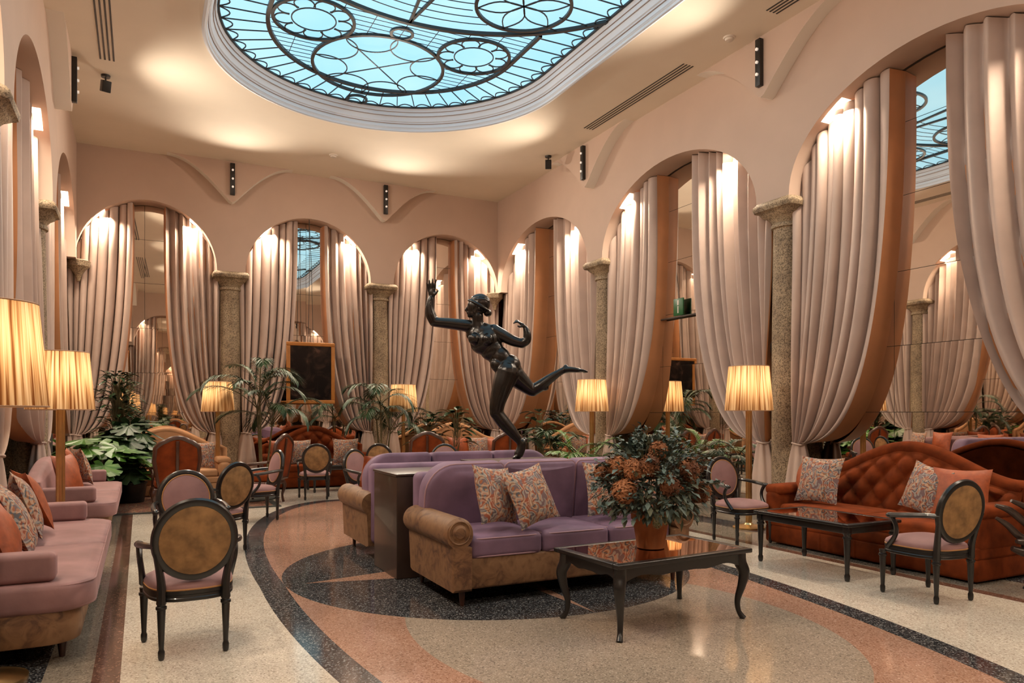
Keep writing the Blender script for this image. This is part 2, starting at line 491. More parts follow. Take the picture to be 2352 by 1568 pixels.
def ball(rx, ry=None, rz=None, n=12):
    ry = ry or rx; rz = rz or rx
    V, F = lathe([(math.sin(PI * (k + .02) / (n + .04)), -math.cos(PI * (k + .02) / (n + .04))) for k in range(n + 1)], n + 4)
    return [(x * rx, y * ry, z * rz) for x, y, z in V], F
def pillow(wd, ht, th, n=14, seed=0):
    rnd = random.Random(seed); V = []; F = []
    ph = rnd.random() * 6
    for s in (1, -1):
        b0 = len(V)
        for j in range(n + 1):
            for i in range(n + 1):
                u = 2 * i / n - 1; v = 2 * j / n - 1
                k = (max(0, 1 - u ** 2) ** .55) * (max(0, 1 - v ** 2) ** .55)
                pin = 0.10
                x = u * wd / 2 * (1 - pin * (1 - v * v)); z = v * ht / 2 * (1 - pin * (1 - u * u))
                y = s * th / 2 * k * (1 + .06 * math.sin(5 * u + ph + 3 * v))
                V.append((x, y, z))
        for j in range(n):
            for i in range(n):
                q = (b0 + j * (n + 1) + i, b0 + j * (n + 1) + i + 1, b0 + (j + 1) * (n + 1) + i + 1, b0 + (j + 1) * (n + 1) + i)
                F.append(q if s < 0 else q[::-1])
    return V, F

# ------------------------------------------------------------------ the setting
XL, XR, YB, YF, H = -1.05, 7.5, 15.7, -1.45, 6.42
SPR, RISE, DEP = 4.28, 1.24, 0.44
def struct(name, g, m, ang=30):
    return setp(ob(name, g, m, ang=ang), kind='structure')
E_ = 0.6
struct('floor', box(XL - E_, XR + E_, YF - .1, YB + E_, -0.1, 0), M['terrazzo'])
# ceiling with the stadium-shaped opening
SKX, SKY0, SKY1, SKR = 3.25, 3.1, 10.05, 2.5
def stadium(r, n=40):
    o = [(SKX + r * math.cos(PI * i / n), SKY1 + r * math.sin(PI * i / n)) for i in range(n + 1)]
    o += [(SKX - r * math.cos(PI * i / n), SKY0 - r * math.sin(PI * i / n)) for i in range(n + 1)]
    return o
def ceiling():
    bm = bmesh.new()
    def loop(p, z):
        vs = [bm.verts.new((x, y, z)) for x, y in p]
        return vs, [bm.edges.new((vs[i], vs[(i + 1) % len(vs)])) for i in range(len(vs))]
    _, e1 = loop([(XL - E_, YF - .1), (XR + E_, YF - .1), (XR + E_, YB + E_), (XL - E_, YB + E_)], H)
    _, e2 = loop(stadium(SKR), H)
    bmesh.ops.triangle_fill(bm, edges=e1 + e2, use_beauty=True)
    g = G(); bm.verts.index_update()
    g.v = [tuple(v.co) for v in bm.verts]; g.f = [tuple(v.index for v in f.verts) for f in bm.faces]
    bm.free(); return g
cg = ceiling()
k = len(cg.v)                                       # slab above the ceiling so that it has thickness
for z in (H + .6,):
    cg.add(sheet(lambda u, v: (XL - E_ + u * (XR - XL + 2 * E_), YF - .1 + v * (YB - YF + E_ + .1), H + .75), 1, 1))
struct('ceiling', cg, M['ceiling'])

WALLS = {   # name: (origin, rotation, s-range, column positions, arch list (centre, half width))
    'back': ((0, YB, 0), 0.0, (XL, XR), [1.615, 4.72], [(0.13, 1.22), (3.17, 1.285), (6.24, 1.27)]),
    'right': ((XR, 0, 0), -PI / 2, (-YB, -YF), [-11.58, -7.24, -2.9], [(-13.66, 1.86), (-9.41, 1.89), (-5.07, 1.89), (-0.74, 1.89)]),
    'front': ((0, YF, 0), PI, (-XR, -XL), [-4.72, -1.615], [(-6.24, 1.27), (-3.17, 1.285), (-0.13, 1.22)]),
    'left': ((XL, 0, 0), PI / 2, (YF, YB), [0.05, 4.0, 7.95, 11.85], [(-0.72, .5), (2.02, 1.7), (5.97, 1.7), (9.9, 1.7), (13.78, 1.7)]),
}
def WM(wall):
    o, rz, *_ = WALLS[wall]
    return T(*o, rz=rz)
def arch_z(c, a, s):
    q = 1 - ((s - c) / a) ** 2
    return SPR + RISE * math.sqrt(max(0, q))
def arcade(wall):
    o, rz, (s0, s1), cols, arches = WALLS[wall]
    pts = [(s0, SPR)]
    for c, a in arches:
        n = 32
        for i in range(n + 1):
            t = PI - PI * i / n; pts.append((c + a * math.cos(t), SPR + RISE * math.sin(t)))
    pts.append((s1, SPR))
    pts = [p for i, p in enumerate(pts) if i == 0 or p[0] > pts[i - 1][0] + 1e-4 or abs(p[1] - pts[i - 1][1]) > 1e-4]
    g = G(); V = []; F = []
    for s, z in pts: V += [(s, 0, z), (s, 0, H + .02), (s, DEP, z)]
    for i in range(len(pts) - 1):
        a, b = 3 * i, 3 * i + 3
        F += [(a, b, b + 1, a + 1), (a, a + 2, b + 2, b)]
    g.add((V, F), WM(wall))
    return struct('wall_' + wall, g, M['plaster'], 35)
for wn in WALLS: arcade(wn)

# vault springers (proud triangles between the arches) and their black spot strips
def springer(wall, s, wd, idx):
    n = 16; front = [(s, 5.62)]
    L = [(s - .05, 5.64)]; Rr = [(s + .05, 5.64)]
    for i in range(1, n + 1):
        t = i / n; zz = 5.64 + (H - 5.64) * math.sin(PI / 2 * t)
        L.append((s - .05 - wd * t, zz)); Rr.append((s + .05 + wd * t, zz))
    poly = list(reversed(L)) + front + Rr
    N = len(poly); V = [(a, -.20, z) for a, z in poly] + [(a, .02, z) for a, z in poly]
    g = G().add((V, [tuple(range(N))]), WM(wall))
    o = struct('trim_%d' % idx, g, M['plaster'], 30)
    g2 = G().add((V, [(i, i + 1, N + i + 1, N + i) for i in range(N - 1)]), WM(wall))
    m0 = len(L)
    for part in (range(0, m0), range(m0, N - 1)):
        gu = G(); gu.v = g2.v; gu.f = [g2.f[i] for i in part]
        ob('underside', gu, M['rib'], parent=o, ang=30)
ti = 1
for wn, wd in (('back', 1.12), ('right', 1.22), ('left', 1.12)):
    for s in WALLS[wn][3]:
        springer(wn, s, wd, ti); ti += 1

STRIP_LABELS = {('back', 0): 'black three-spot strip above the left column of the back wall', ('back', 1): 'black three-spot strip above the right column of the back wall',
                ('right', 0): 'black spot strip above the farther column of the right wall', ('right', 1): 'black spot strip above the nearer column of the right wall',
                ('right', 2): 'added black spot strip on the right wall beside the camera, out of frame', ('left', 1): 'added black spot strip on the left wall beside the camera, out of frame',  # unseen strips added to light the ceiling more evenly
                ('left', 3): 'black spot strip high on the left wall above its far column', ('left', 2): 'black spot strip high on the left wall above its near column'}
def strip(wall, k, s):
    mtx = WM(wall); p = mtx @ Vector((s, -.20, 6.06)); rz = WALLS[wall][1]
    t = thing('spotlight_strip', STRIP_LABELS[(wall, k)], 'light', p, rz, 'black spotlight strips on the vault springers')
    ob('housing', G().add(rbox(.085, .07, .62, .006, 1), T(0, -.03, 0)), M['black'], t)
    for z in (.17, 0, -.16):
        ob('spot', G().add(lathe([(.020, 0), (.020, .02), (.015, .022)], 14), T(0, -.066, z, rx=PI / 2)), M['spotlens'], t)
    d = bpy.data.lights.new('strip_light', 'SPOT'); d.energy = STRIP_W; d.color = (1, .85, .68); d.spot_size = R(125); d.spot_blend = 1.0; d.shadow_soft_size = .08
    l = bpy.data.objects.new('strip_light', d); COL.objects.link(l); l.parent = t; l.location = (0, -.16, -.05)
    l.rotation_euler = (R(-38), 0, 0)
    d = bpy.data.lights.new('added_uplight', 'SPOT'); d.energy = ADDED_UPLIGHT_W; d.color = (1, .85, .68); d.spot_size = R(140); d.spot_blend = 1.0; d.shadow_soft_size = .08  # added ceiling wash, not one of the strip's three spots
    l = bpy.data.objects.new('added_uplight', d); COL.objects.link(l); l.parent = t; l.location = (0, -.14, -.34)
    l.rotation_euler = (R(-71), 0, 0)
for wn, ks in (('back', (0, 1)), ('right', (0, 1, 2)), ('left', (1, 2, 3))):
    for kk in ks: strip(wn, kk, WALLS[wn][3][kk])

# columns
def column(wall, s, label):
    p = WM(wall) @ Vector((s, .30, 0))
    t = thing('stone_column', label, 'column', p, WALLS[wall][1], 'granite columns of the arcade')
    ob('shaft', lathe([(.27, 0), (.27, .10), (.25, .16), (.225, .2), (.222, .3), (.215, 2.4), (.195, 3.93), (.195, 3.96)], 32), M['granite'], t)
    ob('necking', lathe([(.20, 3.93), (.225, 3.94), (.23, 3.965), (.22, 3.99), (.2, 4.0)], 32), M['granite'], t)
    def sq(a, z, ch): return [(-a + ch, -a, z), (a - ch, -a, z), (a, -a + ch, z), (a, a - ch, z), (a - ch, a, z), (-a + ch, a, z), (-a, a - ch, z), (-a, -a + ch, z)]
    V = []; F = []; lv = [(.19, 3.99, .10), (.20, 4.03, .10), (.24, 4.08, .11), (.285, 4.12, .09), (.30, 4.16, .06), (.335, 4.17, .05), (.345, 4.21, .04), (.345, 4.24, .04), (.31, 4.285, .04)]
    for a, z, ch in lv: V += sq(a, z, ch)
    for kq in range(len(lv) - 1):
        for i in range(8): F.append((kq * 8 + i, kq * 8 + (i + 1) % 8, kq * 8 + 8 + (i + 1) % 8, kq * 8 + 8 + i))
    F += [tuple(reversed(range(8))), tuple(len(V) - 8 + i for i in range(8))]
    ob('capital', (V, F), M['granite'], t, ang=50)
CLAB = [('front', 0, 'granite column on the wall behind the camera, right one'), ('front', 1, 'granite column on the wall behind the camera, left one'),
        ('back', 0, 'granite column on the back wall, left of the hanging dark picture'), ('back', 1, 'granite column on the back wall, right of the hanging dark picture'),
        ('right', 0, 'granite column on the right wall, behind the lamp and plants near the corner'), ('right', 1, 'wide granite column on the right wall beside the lit floor lamp and rust sofa'),
        ('right', 2, 'granite column on the right wall beside the camera, out at the frame edge'),
        ('left', 3, 'granite column on the left wall, nearer the back corner'), ('left', 2, 'granite column at the left picture edge behind the big lampshade'), ('left', 1, 'granite column on the left wall beside the camera')]
for wn, kk, lb in CLAB: column(wn, WALLS[wn][3][kk], lb)
for wn, s, lb, sg in (('back', XL + .02, 'small stone corbel in the back left corner of the room', 1), ('back', XR - .02, 'small stone corbel in the back right corner of the room', -1)):
    p = WM(wn) @ Vector((s, .12, 4.0))
    g = G().add(lathe([(.03, -.10), (.06, .02), (.13, .12), (.19, .17), (.20, .27), (.17, .285)], 12))
    setp(ob('corner_corbel', g, M['granite'], loc=p), lb, 'corbel', 'corner corbels')

# mirrors behind the arcades, in panes that do not lie quite flat
MLAB = {('back', 0): 'tall paned mirror in the left arch of the back wall', ('back', 1): 'tall paned mirror behind the hanging picture in the middle back arch', ('back', 2): 'tall paned mirror in the right arch of the back wall behind the statue',
        ('right', 0): 'tall paned mirror in the right-wall arch next to the back corner', ('right', 1): 'tall paned mirror with the green exit sign in the middle right-wall arch', ('right', 2): 'tall paned mirror above the long rust sofa on the right wall',
        ('right', 3): 'tall paned mirror on the right wall beside the camera', ('left', 0): 'narrow mirror strip on the left wall by the front wall', ('left', 1): 'tall paned mirror in the left-wall arch beside the camera', ('left', 2): 'tall paned mirror in the left-wall arch behind the near pink sofa',
        ('left', 3): 'tall paned mirror in the left-wall arch behind the far pink sofa', ('left', 4): 'tall paned mirror in the left-wall arch by the back corner'}
MLAB.update({('front', 0): 'tall paned mirror on the wall behind the camera, right bay', ('front', 1): 'tall paned mirror on the wall behind the camera, middle bay', ('front', 2): 'tall paned mirror on the wall behind the camera, left bay'})
rm = random.Random(3)
for wn, (o, rz, (s0, s1), cols, arches) in WALLS.items():
    edges = [s0 - (.0)] + cols + [s1]
    for k in range(len(edges) - 1):
        a, b = edges[k], edges[k + 1]
        if wn in ('back', 'front'):
            if k == 0: a -= .42
            if k == len(edges) - 2: b += .42
        elif wn == 'right' and k == 0: a -= .41
        elif wn == 'left' and k == len(edges) - 2: b += .41
        t = thing('wall_mirror', MLAB[(wn, k)], 'mirror', WM(wn) @ Vector(((a + b) / 2, DEP + .03, 0)), rz - (.021 if (wn, k) == ('back', 0) else 0), 'paned mirrors behind the arcade')
        ww = b - a
        ob('backing', box(-ww / 2, ww / 2, .0, .03, 0, 5.75), M['backing'], t)
        n = max(1, round(ww / 1.25)); rows = [0.13, 0.55, 1.47, 2.25, 3.12, 4.0, 4.85, 5.75]
        g = G()
        for i in range(n):
            for j in range(len(rows) - 1):
                x0 = -ww / 2 + ww * i / n + .003; x1 = -ww / 2 + ww * (i + 1) / n - .003
                z0, z1 = rows[j] + .003, rows[j + 1] - .003
                tx = rm.uniform(-.0022, .0022); tz = rm.uniform(-.0022, .0022)
                cxx, czz = (x0 + x1) / 2, (z0 + z1) / 2
                def yy(x, z): return -.008 + tx * (x - cxx) + tz * (z - czz)
                g.add(([(x0, yy(x0, z0), z0), (x1, yy(x1, z0), z0), (x1, yy(x1, z1), z1), (x0, yy(x0, z1), z1)], [(0, 1, 2, 3)]))
        ob('panes', g, M['mirror'], t, ang=None)
        ob('plinth', box(-ww / 2, ww / 2, -.05, .0, 0, .125), M['black_stone'], t)
# lights in the arch haunches
CLL = {'front': 'camera wall', 'back': 'back wall', 'right': 'right wall', 'left': 'left wall'}
ORD = ['first', 'second', 'third', 'fourth', 'fifth']
for wn, (o, rz, rng, cols, arches) in WALLS.items():
    for k, (c, a) in enumerate(arches):
        if a < 1: continue
        for sd in (-1, 1):
            f0, f1 = 0.60, 0.76
            sA, sB = c + sd * a * f0, c + sd * a * f1
            zA, zB = arch_z(c, a, sA), arch_z(c, a, sB)
            mid = WM(wn) @ Vector(((sA + sB) / 2, .2, (zA + zB) / 2))
            t = thing('cove_light', 'bright recessed light on the %s side of the %s arch from left, %s' % ('left' if sd < 0 else 'right', ORD[k if wn != 'left' else k - 1], CLL[wn]), 'light', mid, rz, 'lights recessed in the arch soffits')
            V = []
            N = 6
            ds, dz = (sA + sB) / 2, (zA + zB) / 2
            for i in range(N + 1):
                s = sA + (sB - sA) * i / N; z = arch_z(c, a, s)
                V += [(s - ds, -.13, z - dz - .004), (s - ds, .06, z - dz - .004)]
            ob('diffuser', (V, [(2 * i, 2 * i + 1, 2 * i + 3, 2 * i + 2) for i in range(N)]), M['cove'], t)
            d = bpy.data.lights.new('cove_lamp', 'AREA'); d.shape = 'RECTANGLE'; d.size = .25; d.size_y = .36; d.energy = COVE_W; d.color = (1, .83, .63)
            l = bpy.data.objects.new('cove_lamp', d); COL.objects.link(l); l.parent = t; l.location = (-sd * .06, -.02, -.05)
            l.rotation_euler = (R(2), R(8) * sd, 0); d.spread = R(140)

# skylight
sk = thing('skylight', 'large oval leaded glass skylight glowing pale blue in the ceiling', 'skylight', (SKX, 6.575, H))
OX, OY, OZ = SKX, 6.575, H
def ring_sweep(prof, n=40):
    V = []; F = []
    L = None
    for off, z in prof:
        p = stadium(off, n); L = len(p)
        V += [(x - OX, y - OY, z - OZ) for x, y in p]
    for k in range(len(prof) - 1):
        for i in range(L):
            j = (i + 1) % L; F.append((k * L + i, k * L + j, (k + 1) * L + j, (k + 1) * L + i))
    return V, F
pr = [(2.56, 6.425), (2.56, 6.385), (2.53, 6.375), (2.51, 6.385), (2.505, 6.43), (2.49, 6.445), (2.49, 6.50), (2.475, 6.505), (2.475, 6.52), (2.455, 6.53), (2.44, 6.58), (2.43, 6.60), (2.415, 6.62), (2.41, 6.67), (2.395, 6.675), (2.39, 6.70), (2.38, 6.72), (2.375, 6.80)]
ob('cornice', ring_sweep(pr), M['cornice'], sk, ang=25)
for off, z in ((2.482, 6.5), (2.422, 6.605), (2.40, 6.672)):
    ob('fillet', ring_sweep([(off + .004, z - .004), (off - .004, z - .004), (off - .004, z + .006)]), M['fillet'], sk)
SR, SZ = 2.39, 6.75
gp = stadium(SR, 40)
ob('glass', ([(x - OX, y - OY, SZ + .012 - OZ) for x, y in gp], [tuple(range(len(gp)))]), M['skyglass'], sk, ang=None)
def inside(x, y, r=SR):
    yy = min(max(y, SKY0), SKY1)
    return math.hypot(x - SKX, y - yy) <= r
thick = G(); thin = G()
def bar(path, wd, g, closed=False, z=SZ - .012, hh=None):
    p = [(x - OX, y - OY, z - OZ) for x, y in path]
    if len(p) < 2: return
    hh = hh or wd * .8
    V = []; F = []; N = len(p)
    for i in range(N):
        a = Vector(p[i - 1] if (closed or i) else p[i]); b = Vector(p[(i + 1) % N] if (closed or i < N - 1) else p[i])
        t = (b - a); t = t.normalized() if t.length > 1e-9 else Vector((1, 0, 0)); nn = Vector((-t.y, t.x, 0)) * wd / 2
        c = Vector(p[i])
        for q, zz in ((nn, -hh / 2), (-nn, -hh / 2), (-nn, hh / 2), (nn, hh / 2)): V.append(tuple(c + q + Vector((0, 0, zz))))
    for i in range(N if closed else N - 1):
        a, b = 4 * i, 4 * ((i + 1) % N)
        for e in range(4): F.append((a + e, a + (e + 1) % 4, b + (e + 1) % 4, b + e))
    g.add((V, F))
def circ(cx, cy, r, n=48, ry=None, a0=0, a1=2 * PI):
    m_ = n if a1 - a0 > 6.2 else n + 1
    return [(cx + r * math.cos(a0 + (a1 - a0) * i / n), cy + (ry or r) * math.sin(a0 + (a1 - a0) * i / n)) for i in range(m_)]
def clipbar(path, wd, g, r=SR, test=None):
    seg = []
    for p in path:
        if inside(*p, r) and (test is None or test(*p)): seg.append(p)
        else:
            bar(seg, wd, g); seg = []
    bar(seg, wd, g)
TH, TN = .055, .015
bar(stadium(SR - .03, 40), .03, thick, True)
for sy in (1, -1):                                                   # inner oval ring, ends at the big centre circle
    clipbar([(x, 6.575 + sy * (y - 6.575)) for x, y in stadium(1.75, 60)[:61] + [(1.5, 9.6), (1.5, 9.2), (1.5, 8.9)]], TH, thick, SR, lambda x, y: math.hypot(x - 3.25, y - 6.575) > 2.9)
    clipbar([(5.0, 6.575 + sy * q) for q in (2.3, 2.5, 2.8, 3.1, 3.475)], TH, thick, SR, lambda x, y: math.hypot(x - 3.25, y - 6.575) > 2.9)
def mirr(fn):
    for sy in (1, -1): fn(lambda x, y, sy=sy: (x, 6.575 + sy * (y - 6.575)))
CEN = (3.25, 6.575)
clipbar(circ(*CEN, 2.95, 120, ry=3.0), TH, thick)
for sx in (1, -1):
    for sy in (1, -1):
        cxx, cyy = 3.25 + sx * 1.2, 6.575 + sy * 1.95
        bar(circ(cxx, cyy, .62), TH * .8, thick, True)
        for k6 in range(6):                                          # six-petal rosette
            a = PI / 6 + k6 * PI / 3
            for sg in (1, -1):
                pts = []
                for i in range(9):
                    t = i / 8; rr = .60 * t; of = sg * .13 * math.sin(PI * t)
                    pts.append((cxx + rr * math.cos(a) - of * math.sin(a), cyy + rr * math.sin(a) + of * math.cos(a)))
                bar(pts, TN, thin)
        fx, fy = 3.25 + sx * 1.17, 6.575 + sy * 3.5
        bar(circ(fx, fy, .53), TH * .8, thick, True)
        bar(circ(fx, fy, .29, 32), TN, thin, True)
        for k9 in range(9):
            a = k9 * 2 * PI / 9
            bar(circ(fx + .385 * math.cos(a), fy + .385 * math.sin(a), .128, 18, a0=a - 2.25, a1=a + 2.25), TN, thin)
for sy in (1, -1):
    by = 6.575 + sy * 4.45
    bar(circ(3.25, by, .98), TH * .85, thick, True)
    bar(circ(3.25, 6.575 + sy * 3.32, .15, 24), TH * .7, thick, True)
    bar(circ(3.25, 6.575 + sy * 5.72, .16, 24), TH * .7, thick, True)
    for k8 in range(4):
        a = PI / 4 + k8 * PI / 2
        clipbar([(3.25 + .66 * t * math.cos(a), by + .66 * t * math.sin(a)) for t in (0, 1)], TN, thin)
    for k8 in range(8):
        a = PI / 8 + k8 * PI / 4
        clipbar(circ(3.25 + .84 * math.cos(a), by + .84 * math.sin(a), .36, 48, a0=a, a1=a + 2 * PI - .001), TN, thin, SR, lambda x, y: math.hypot(x - 3.25, y - by) < .97)
# scalloped rim with radial bars
rim = stadium(SR - .03, 40)
def resample(p, n):
    P = [Vector((*q, 0)) for q in p] + [Vector((*p[0], 0))]
    L = [0]
    for i in range(len(P) - 1): L.append(L[-1] + (P[i + 1] - P[i]).length)
    out = []; j = 0
    for k in range(n):
        d = L[-1] * k / n
        while L[j + 1] < d: j += 1
        t = (d - L[j]) / max(1e-9, L[j + 1] - L[j]); q = P[j].lerp(P[j + 1], t); out.append((q.x, q.y))
    return out
NR = 96
rp = resample(rim, NR)
for i in range(NR):
    x, y = rp[i]; yc = min(max(y, SKY0), SKY1); dx, dy = x - SKX, y - yc; L = math.hypot(dx, dy); dx /= L; dy /= L
    bar([(x, y), (SKX + dx * 1.75, yc + dy * 1.75)], TN, thin)
    x2, y2 = rp[(i + 1) % NR]; mx, my = (x + x2) / 2 - dx * .0, (y + y2) / 2
    bar([(x + (x2 - x) * t - dx * .13 * math.sin(PI * t), y + (y2 - y) * t - dy * .13 * math.sin(PI * t)) for t in [k / 8 for k in range(9)]], TN, thin)
# lattice in the spandrels of the oval ring
def free(x, y):
    if not inside(x, y, 1.74): return False
    ay = abs(y - 6.575)
    if math.hypot(x - 3.25, ay) < 2.98: return False
    if math.hypot(x - 3.25, ay - 4.45) < .98: return False
    return math.hypot(abs(x - 3.25) - 1.17, ay - 3.5) > .53
for sy in (1, -1):
    for k in range(30):
        yq = 6.575 + sy * (2.2 + k * .115)
        clipbar([(1.5 + 3.5 * t / 90, yq) for t in range(91)], .008, thin, 1.74, free)
    for k in range(9):
        xq = 1.5 + k * .4375
        clipbar([(xq, 6.575 + sy * (2.2 + 3.4 * t / 90)) for t in range(91)], .008, thin, 1.74, free)
for rr in (2.75, 2.58, 2.42, 2.26, 2.1):                             # concentric thin bars of the centre
    def t2(x, y): return inside(x, y, 1.74) and all(math.hypot(x - 3.25 - a * 1.2, y - 6.575 - b * 1.95) > .62 for a in (1, -1) for b in (1, -1))
    clipbar(circ(*CEN, rr, 140), .010, thin, 1.74, t2)
for a in (PI / 2, -PI / 2):
    for da in (-.10, .10):
        bar([(3.25 + 1.2 * math.cos(a) * 0 + math.cos(a + da * 3) * .9, 6.575 + math.sin(a + da * 3) * .9), (3.25 + math.cos(a) * 2.97, 6.575 + math.sin(a) * 2.97)], TH * .7, thick)
bar(circ(*CEN, .9), TH, thick, True)
ob('main_bars', thick, M['black'], sk, ang=None)
ob('glazing_bars', thin, M['black'], sk, ang=None)
# hoop chandelier under the centre, seen only in the mirrors
hp = thing('hoop_ornament', 'dark latticed hoop hanging under the skylight centre, seen in the mirrors', 'ornament', (3.25, 6.575, 6.12))
g = G()
for z in (0, .38): g.add(tube([(x - 3.25, y - 6.575, z) for x, y in circ(*CEN, .55, 40)], .022, 6, True))
for x, y in circ(*CEN, .55, 40): g.add(tube([(x - 3.25, y - 6.575, 0), (x - 3.25, y - 6.575, .38)], .008, 4))
ob('hoop', g, M['black'], hp)
g = G()
for a in (0, 2.1, 4.2): g.add(tube([(.55 * math.cos(a), .55 * math.sin(a), .38), (.55 * math.cos(a), .55 * math.sin(a), .61)], .006, 5))
ob('hanger', g, M['black'], hp)

# air slots, spots, detectors on the ceiling
def slots(x, y0, y1, label, n=4, sp=.055):
    t = thing('ceiling_vent', label, 'vent', (x, (y0 + y1) / 2, H), 0, 'slotted air vents in the ceiling')
    for i in range(n):
        ob('slot', box((i - (n - 1) / 2) * sp - .011, (i - (n - 1) / 2) * sp + .011, -(y1 - y0) / 2, (y1 - y0) / 2, -.004, .0), M['black'], t)
slots(-.42, 8.6, 11.85, 'slotted air vent in the ceiling at the upper left')
slots(6.98, 8.3, 10.95, 'long slotted air vent in the ceiling on the right of the skylight')
slots(6.98, 3.6, 6.75, 'slotted air vent in the ceiling near the top right frame edge')
slots(-.42, 2.0, 6.0, 'slotted air vent in the ceiling left of the camera')
def projector(x, y, label, rz, pitch):
    t = thing('ceiling_spot', label, 'spotlight', (x, y, H), rz, 'black projectors under the ceiling')
    ob('base', lathe([(.06, -.03), (.065, 0)], 16), M['black'], t)
    ob('stem', tube([(0, 0, -.02), (0, 0, -.08)], .012, 8), M['black'], t)
    ob('head', G().add(rbox(.12, .13, .16, .01, 2), T(0, 0, -.16, rx=pitch)), M['black'], t)
projector(-.46, 12.4, 'black projector under the ceiling on the left', .3, .35)
projector(7.03, 12.45, 'black projector under the ceiling near the right wall', -.5, .5)
for x, y, lb in ((3.31, 14.25, 'round smoke detector on the ceiling above the back wall'), (6.95, 7.45, 'round smoke detector on the ceiling near the right wall strip')):
    t = thing('smoke_detector', lb, 'detector', (x, y, H), 0, 'ceiling smoke detectors')
    ob('base', lathe([(.075, -.02), (.08, 0)], 20), M['white'], t)
    ob('head', lathe([(.02, -.05), (.05, -.045), (.06, -.02)], 20), M['white'], t)

# ------------------------------------------------------------------ curtains
def curtain(wall, k, side, gap, label, tz=1.08, seed=0, lin=0.13, nf=8.0, show_lining=True):
    """side -1: hung on the left of its arch, +1: on the right; gap = s of the inner edge at the top"""
    o, rz, rng, cols, arches = WALLS[wall]
    c, a = arches[k]
    rc = random.Random(seed)
    s_side = c + side * (a + .10)
    if s_side < rng[0] + .3: s_side = rng[0] - .15
    if s_side > rng[1] - .3: s_side = rng[1] + .15
    d = -side
    W = abs(gap - s_side)
    ph = rc.uniform(0, 6); ph2 = rc.uniform(0, 6)
    t = thing('curtain', label, 'curtain', WM(wall) @ Vector((s_side, .26, 0)), rz, 'satin curtains of the arches')
    sb = d * .13
    def base(u, v):
        st = d * u * W
        zt = arch_z(c, a, s_side + st) - .012
        zt = max(zt, SPR - .02)
        e = 1.0 + 1.6 * u
        th = PI / 2 * v
        Sx = math.cos(th) ** (2 / e) if v < 1 else 0.0
        Vz = math.sin(th) ** (2 / e)
        bot = sb + d * (u - .5) * .13
        s = bot + (st - bot) * Sx
        z = zt + (tz - zt) * Vz
        amp = .062 * (1 - .25 * math.cos(PI * v)) * (1 - .72 * v ** 5)
        fu = u + .03 * math.sin(3.1 * u * 2 + ph2) + .012 * math.sin(6 * v + ph)
        w_ = .8 - 2.0 * abs(math.cos(PI * nf * fu + ph)) ** .62 + .45 * math.sin(2 * PI * nf * .4 * fu + ph2 + 1.5 * v)
        y = amp * 1.6 * w_
        s += .02 * math.sin(2 * PI * nf * fu + 2 * ph) * (1 - .8 * v)
        y += -.10 * v ** 6
        z -= .05 * v ** 8 * math.sin(PI * u)
        return (s, y, z)
    nu = int(nf * 16); nv = 36
    def vv(j): return 1 - (1 - j) ** 1.25
    ob('drape', sheet(lambda u, v: base(u, vv(v)), nu, nv), M['curtain'], t, ang=None if False else 80)
    if show_lining:                                                   # inner edge turned back towards the mirror
        def lf(u, v):
            s, y, z = base(1.0, vv(v)); q = 1 - v ** 8
            return (s + d * u * .03 * q, y + u * (.195 - y) * q + .012 * math.sin(8 * u) * q, z)
        gl_ = G().add(sheet(lf, 5, nv))
        def bk(u, v):
            s, y, z = base(u, vv(v)); return (s, y + .02, z)
        gl_.add(sheet(bk, int(nf * 9), 24))
        ob('lining', gl_, M['lining'], t, ang=80)
    g = G().add(tube([(sb + .10 * math.cos(q), -.10 + .085 * math.sin(q), tz - .02 + .012 * math.sin(2 * q)) for q in [2 * PI * i / 24 for i in range(24)]], .011, 6, True))
    ob('tieback', g, M['curtain'], t)
    def tail(u, v):
        q = 2 * PI * u; f = 1 + .16 * math.sin(6 * q + ph)
        r1 = .075 + .13 * v ** .8
        return (sb - d * .02 * v + r1 * 1.15 * math.cos(q) * f, -.10 + .02 * v + min(.16, r1 * .8) * math.sin(q) * f, tz - .02 - (tz - .135) * v)
    ob('tail', sheet(tail, 72, 10), M['curtain'], t, ang=80)
    return t
AR = {'front': ['arch behind the camera, first bay', 'arch behind the camera, middle bay', 'arch behind the camera, last bay'],
      'back': ['left back-wall arch', 'middle back-wall arch beside the dark picture', 'right back-wall arch behind the statue'],
      'right': ['right-wall arch next to the back corner', 'middle right-wall arch', 'large right-wall arch above the rust sofa', 'right-wall arch beside the camera'],
      'left': ['', 'left-wall arch beside the camera', 'left-wall arch behind the near pink sofa', 'left-wall arch behind the far pink sofa', 'left-wall arch by the back corner']}
GAPS = {('front', 0): (-6.5, -6.0), ('front', 1): (-3.45, -2.9), ('front', 2): (-.4, .15), ('back', 0): (-.15, .43), ('back', 1): (2.93, 3.50), ('back', 2): (6.06, 6.50),
        ('right', 0): (-14.08, -13.50), ('right', 1): (-9.98, -9.16), ('right', 2): (-5.70, -4.98), ('right', 3): (-1.1, -.5),
        ('left', 1): (1.7, 2.3), ('left', 2): (5.65, 6.25), ('left', 3): (9.6, 10.2), ('left', 4): (13.5, 14.0)}
sd = -5
for (wn, k), (g0, g1) in GAPS.items():
    for side, gp_ in ((-1, g0), (1, g1)):
        sd += 1
        curtain(wn, k, side, gp_, 'curtain tied back at the %s of the %s' % ('left' if side < 0 else 'right', AR[wn][k]), seed=sd,
                nf=9.5 if wn not in ('back', 'front') else 7.5)

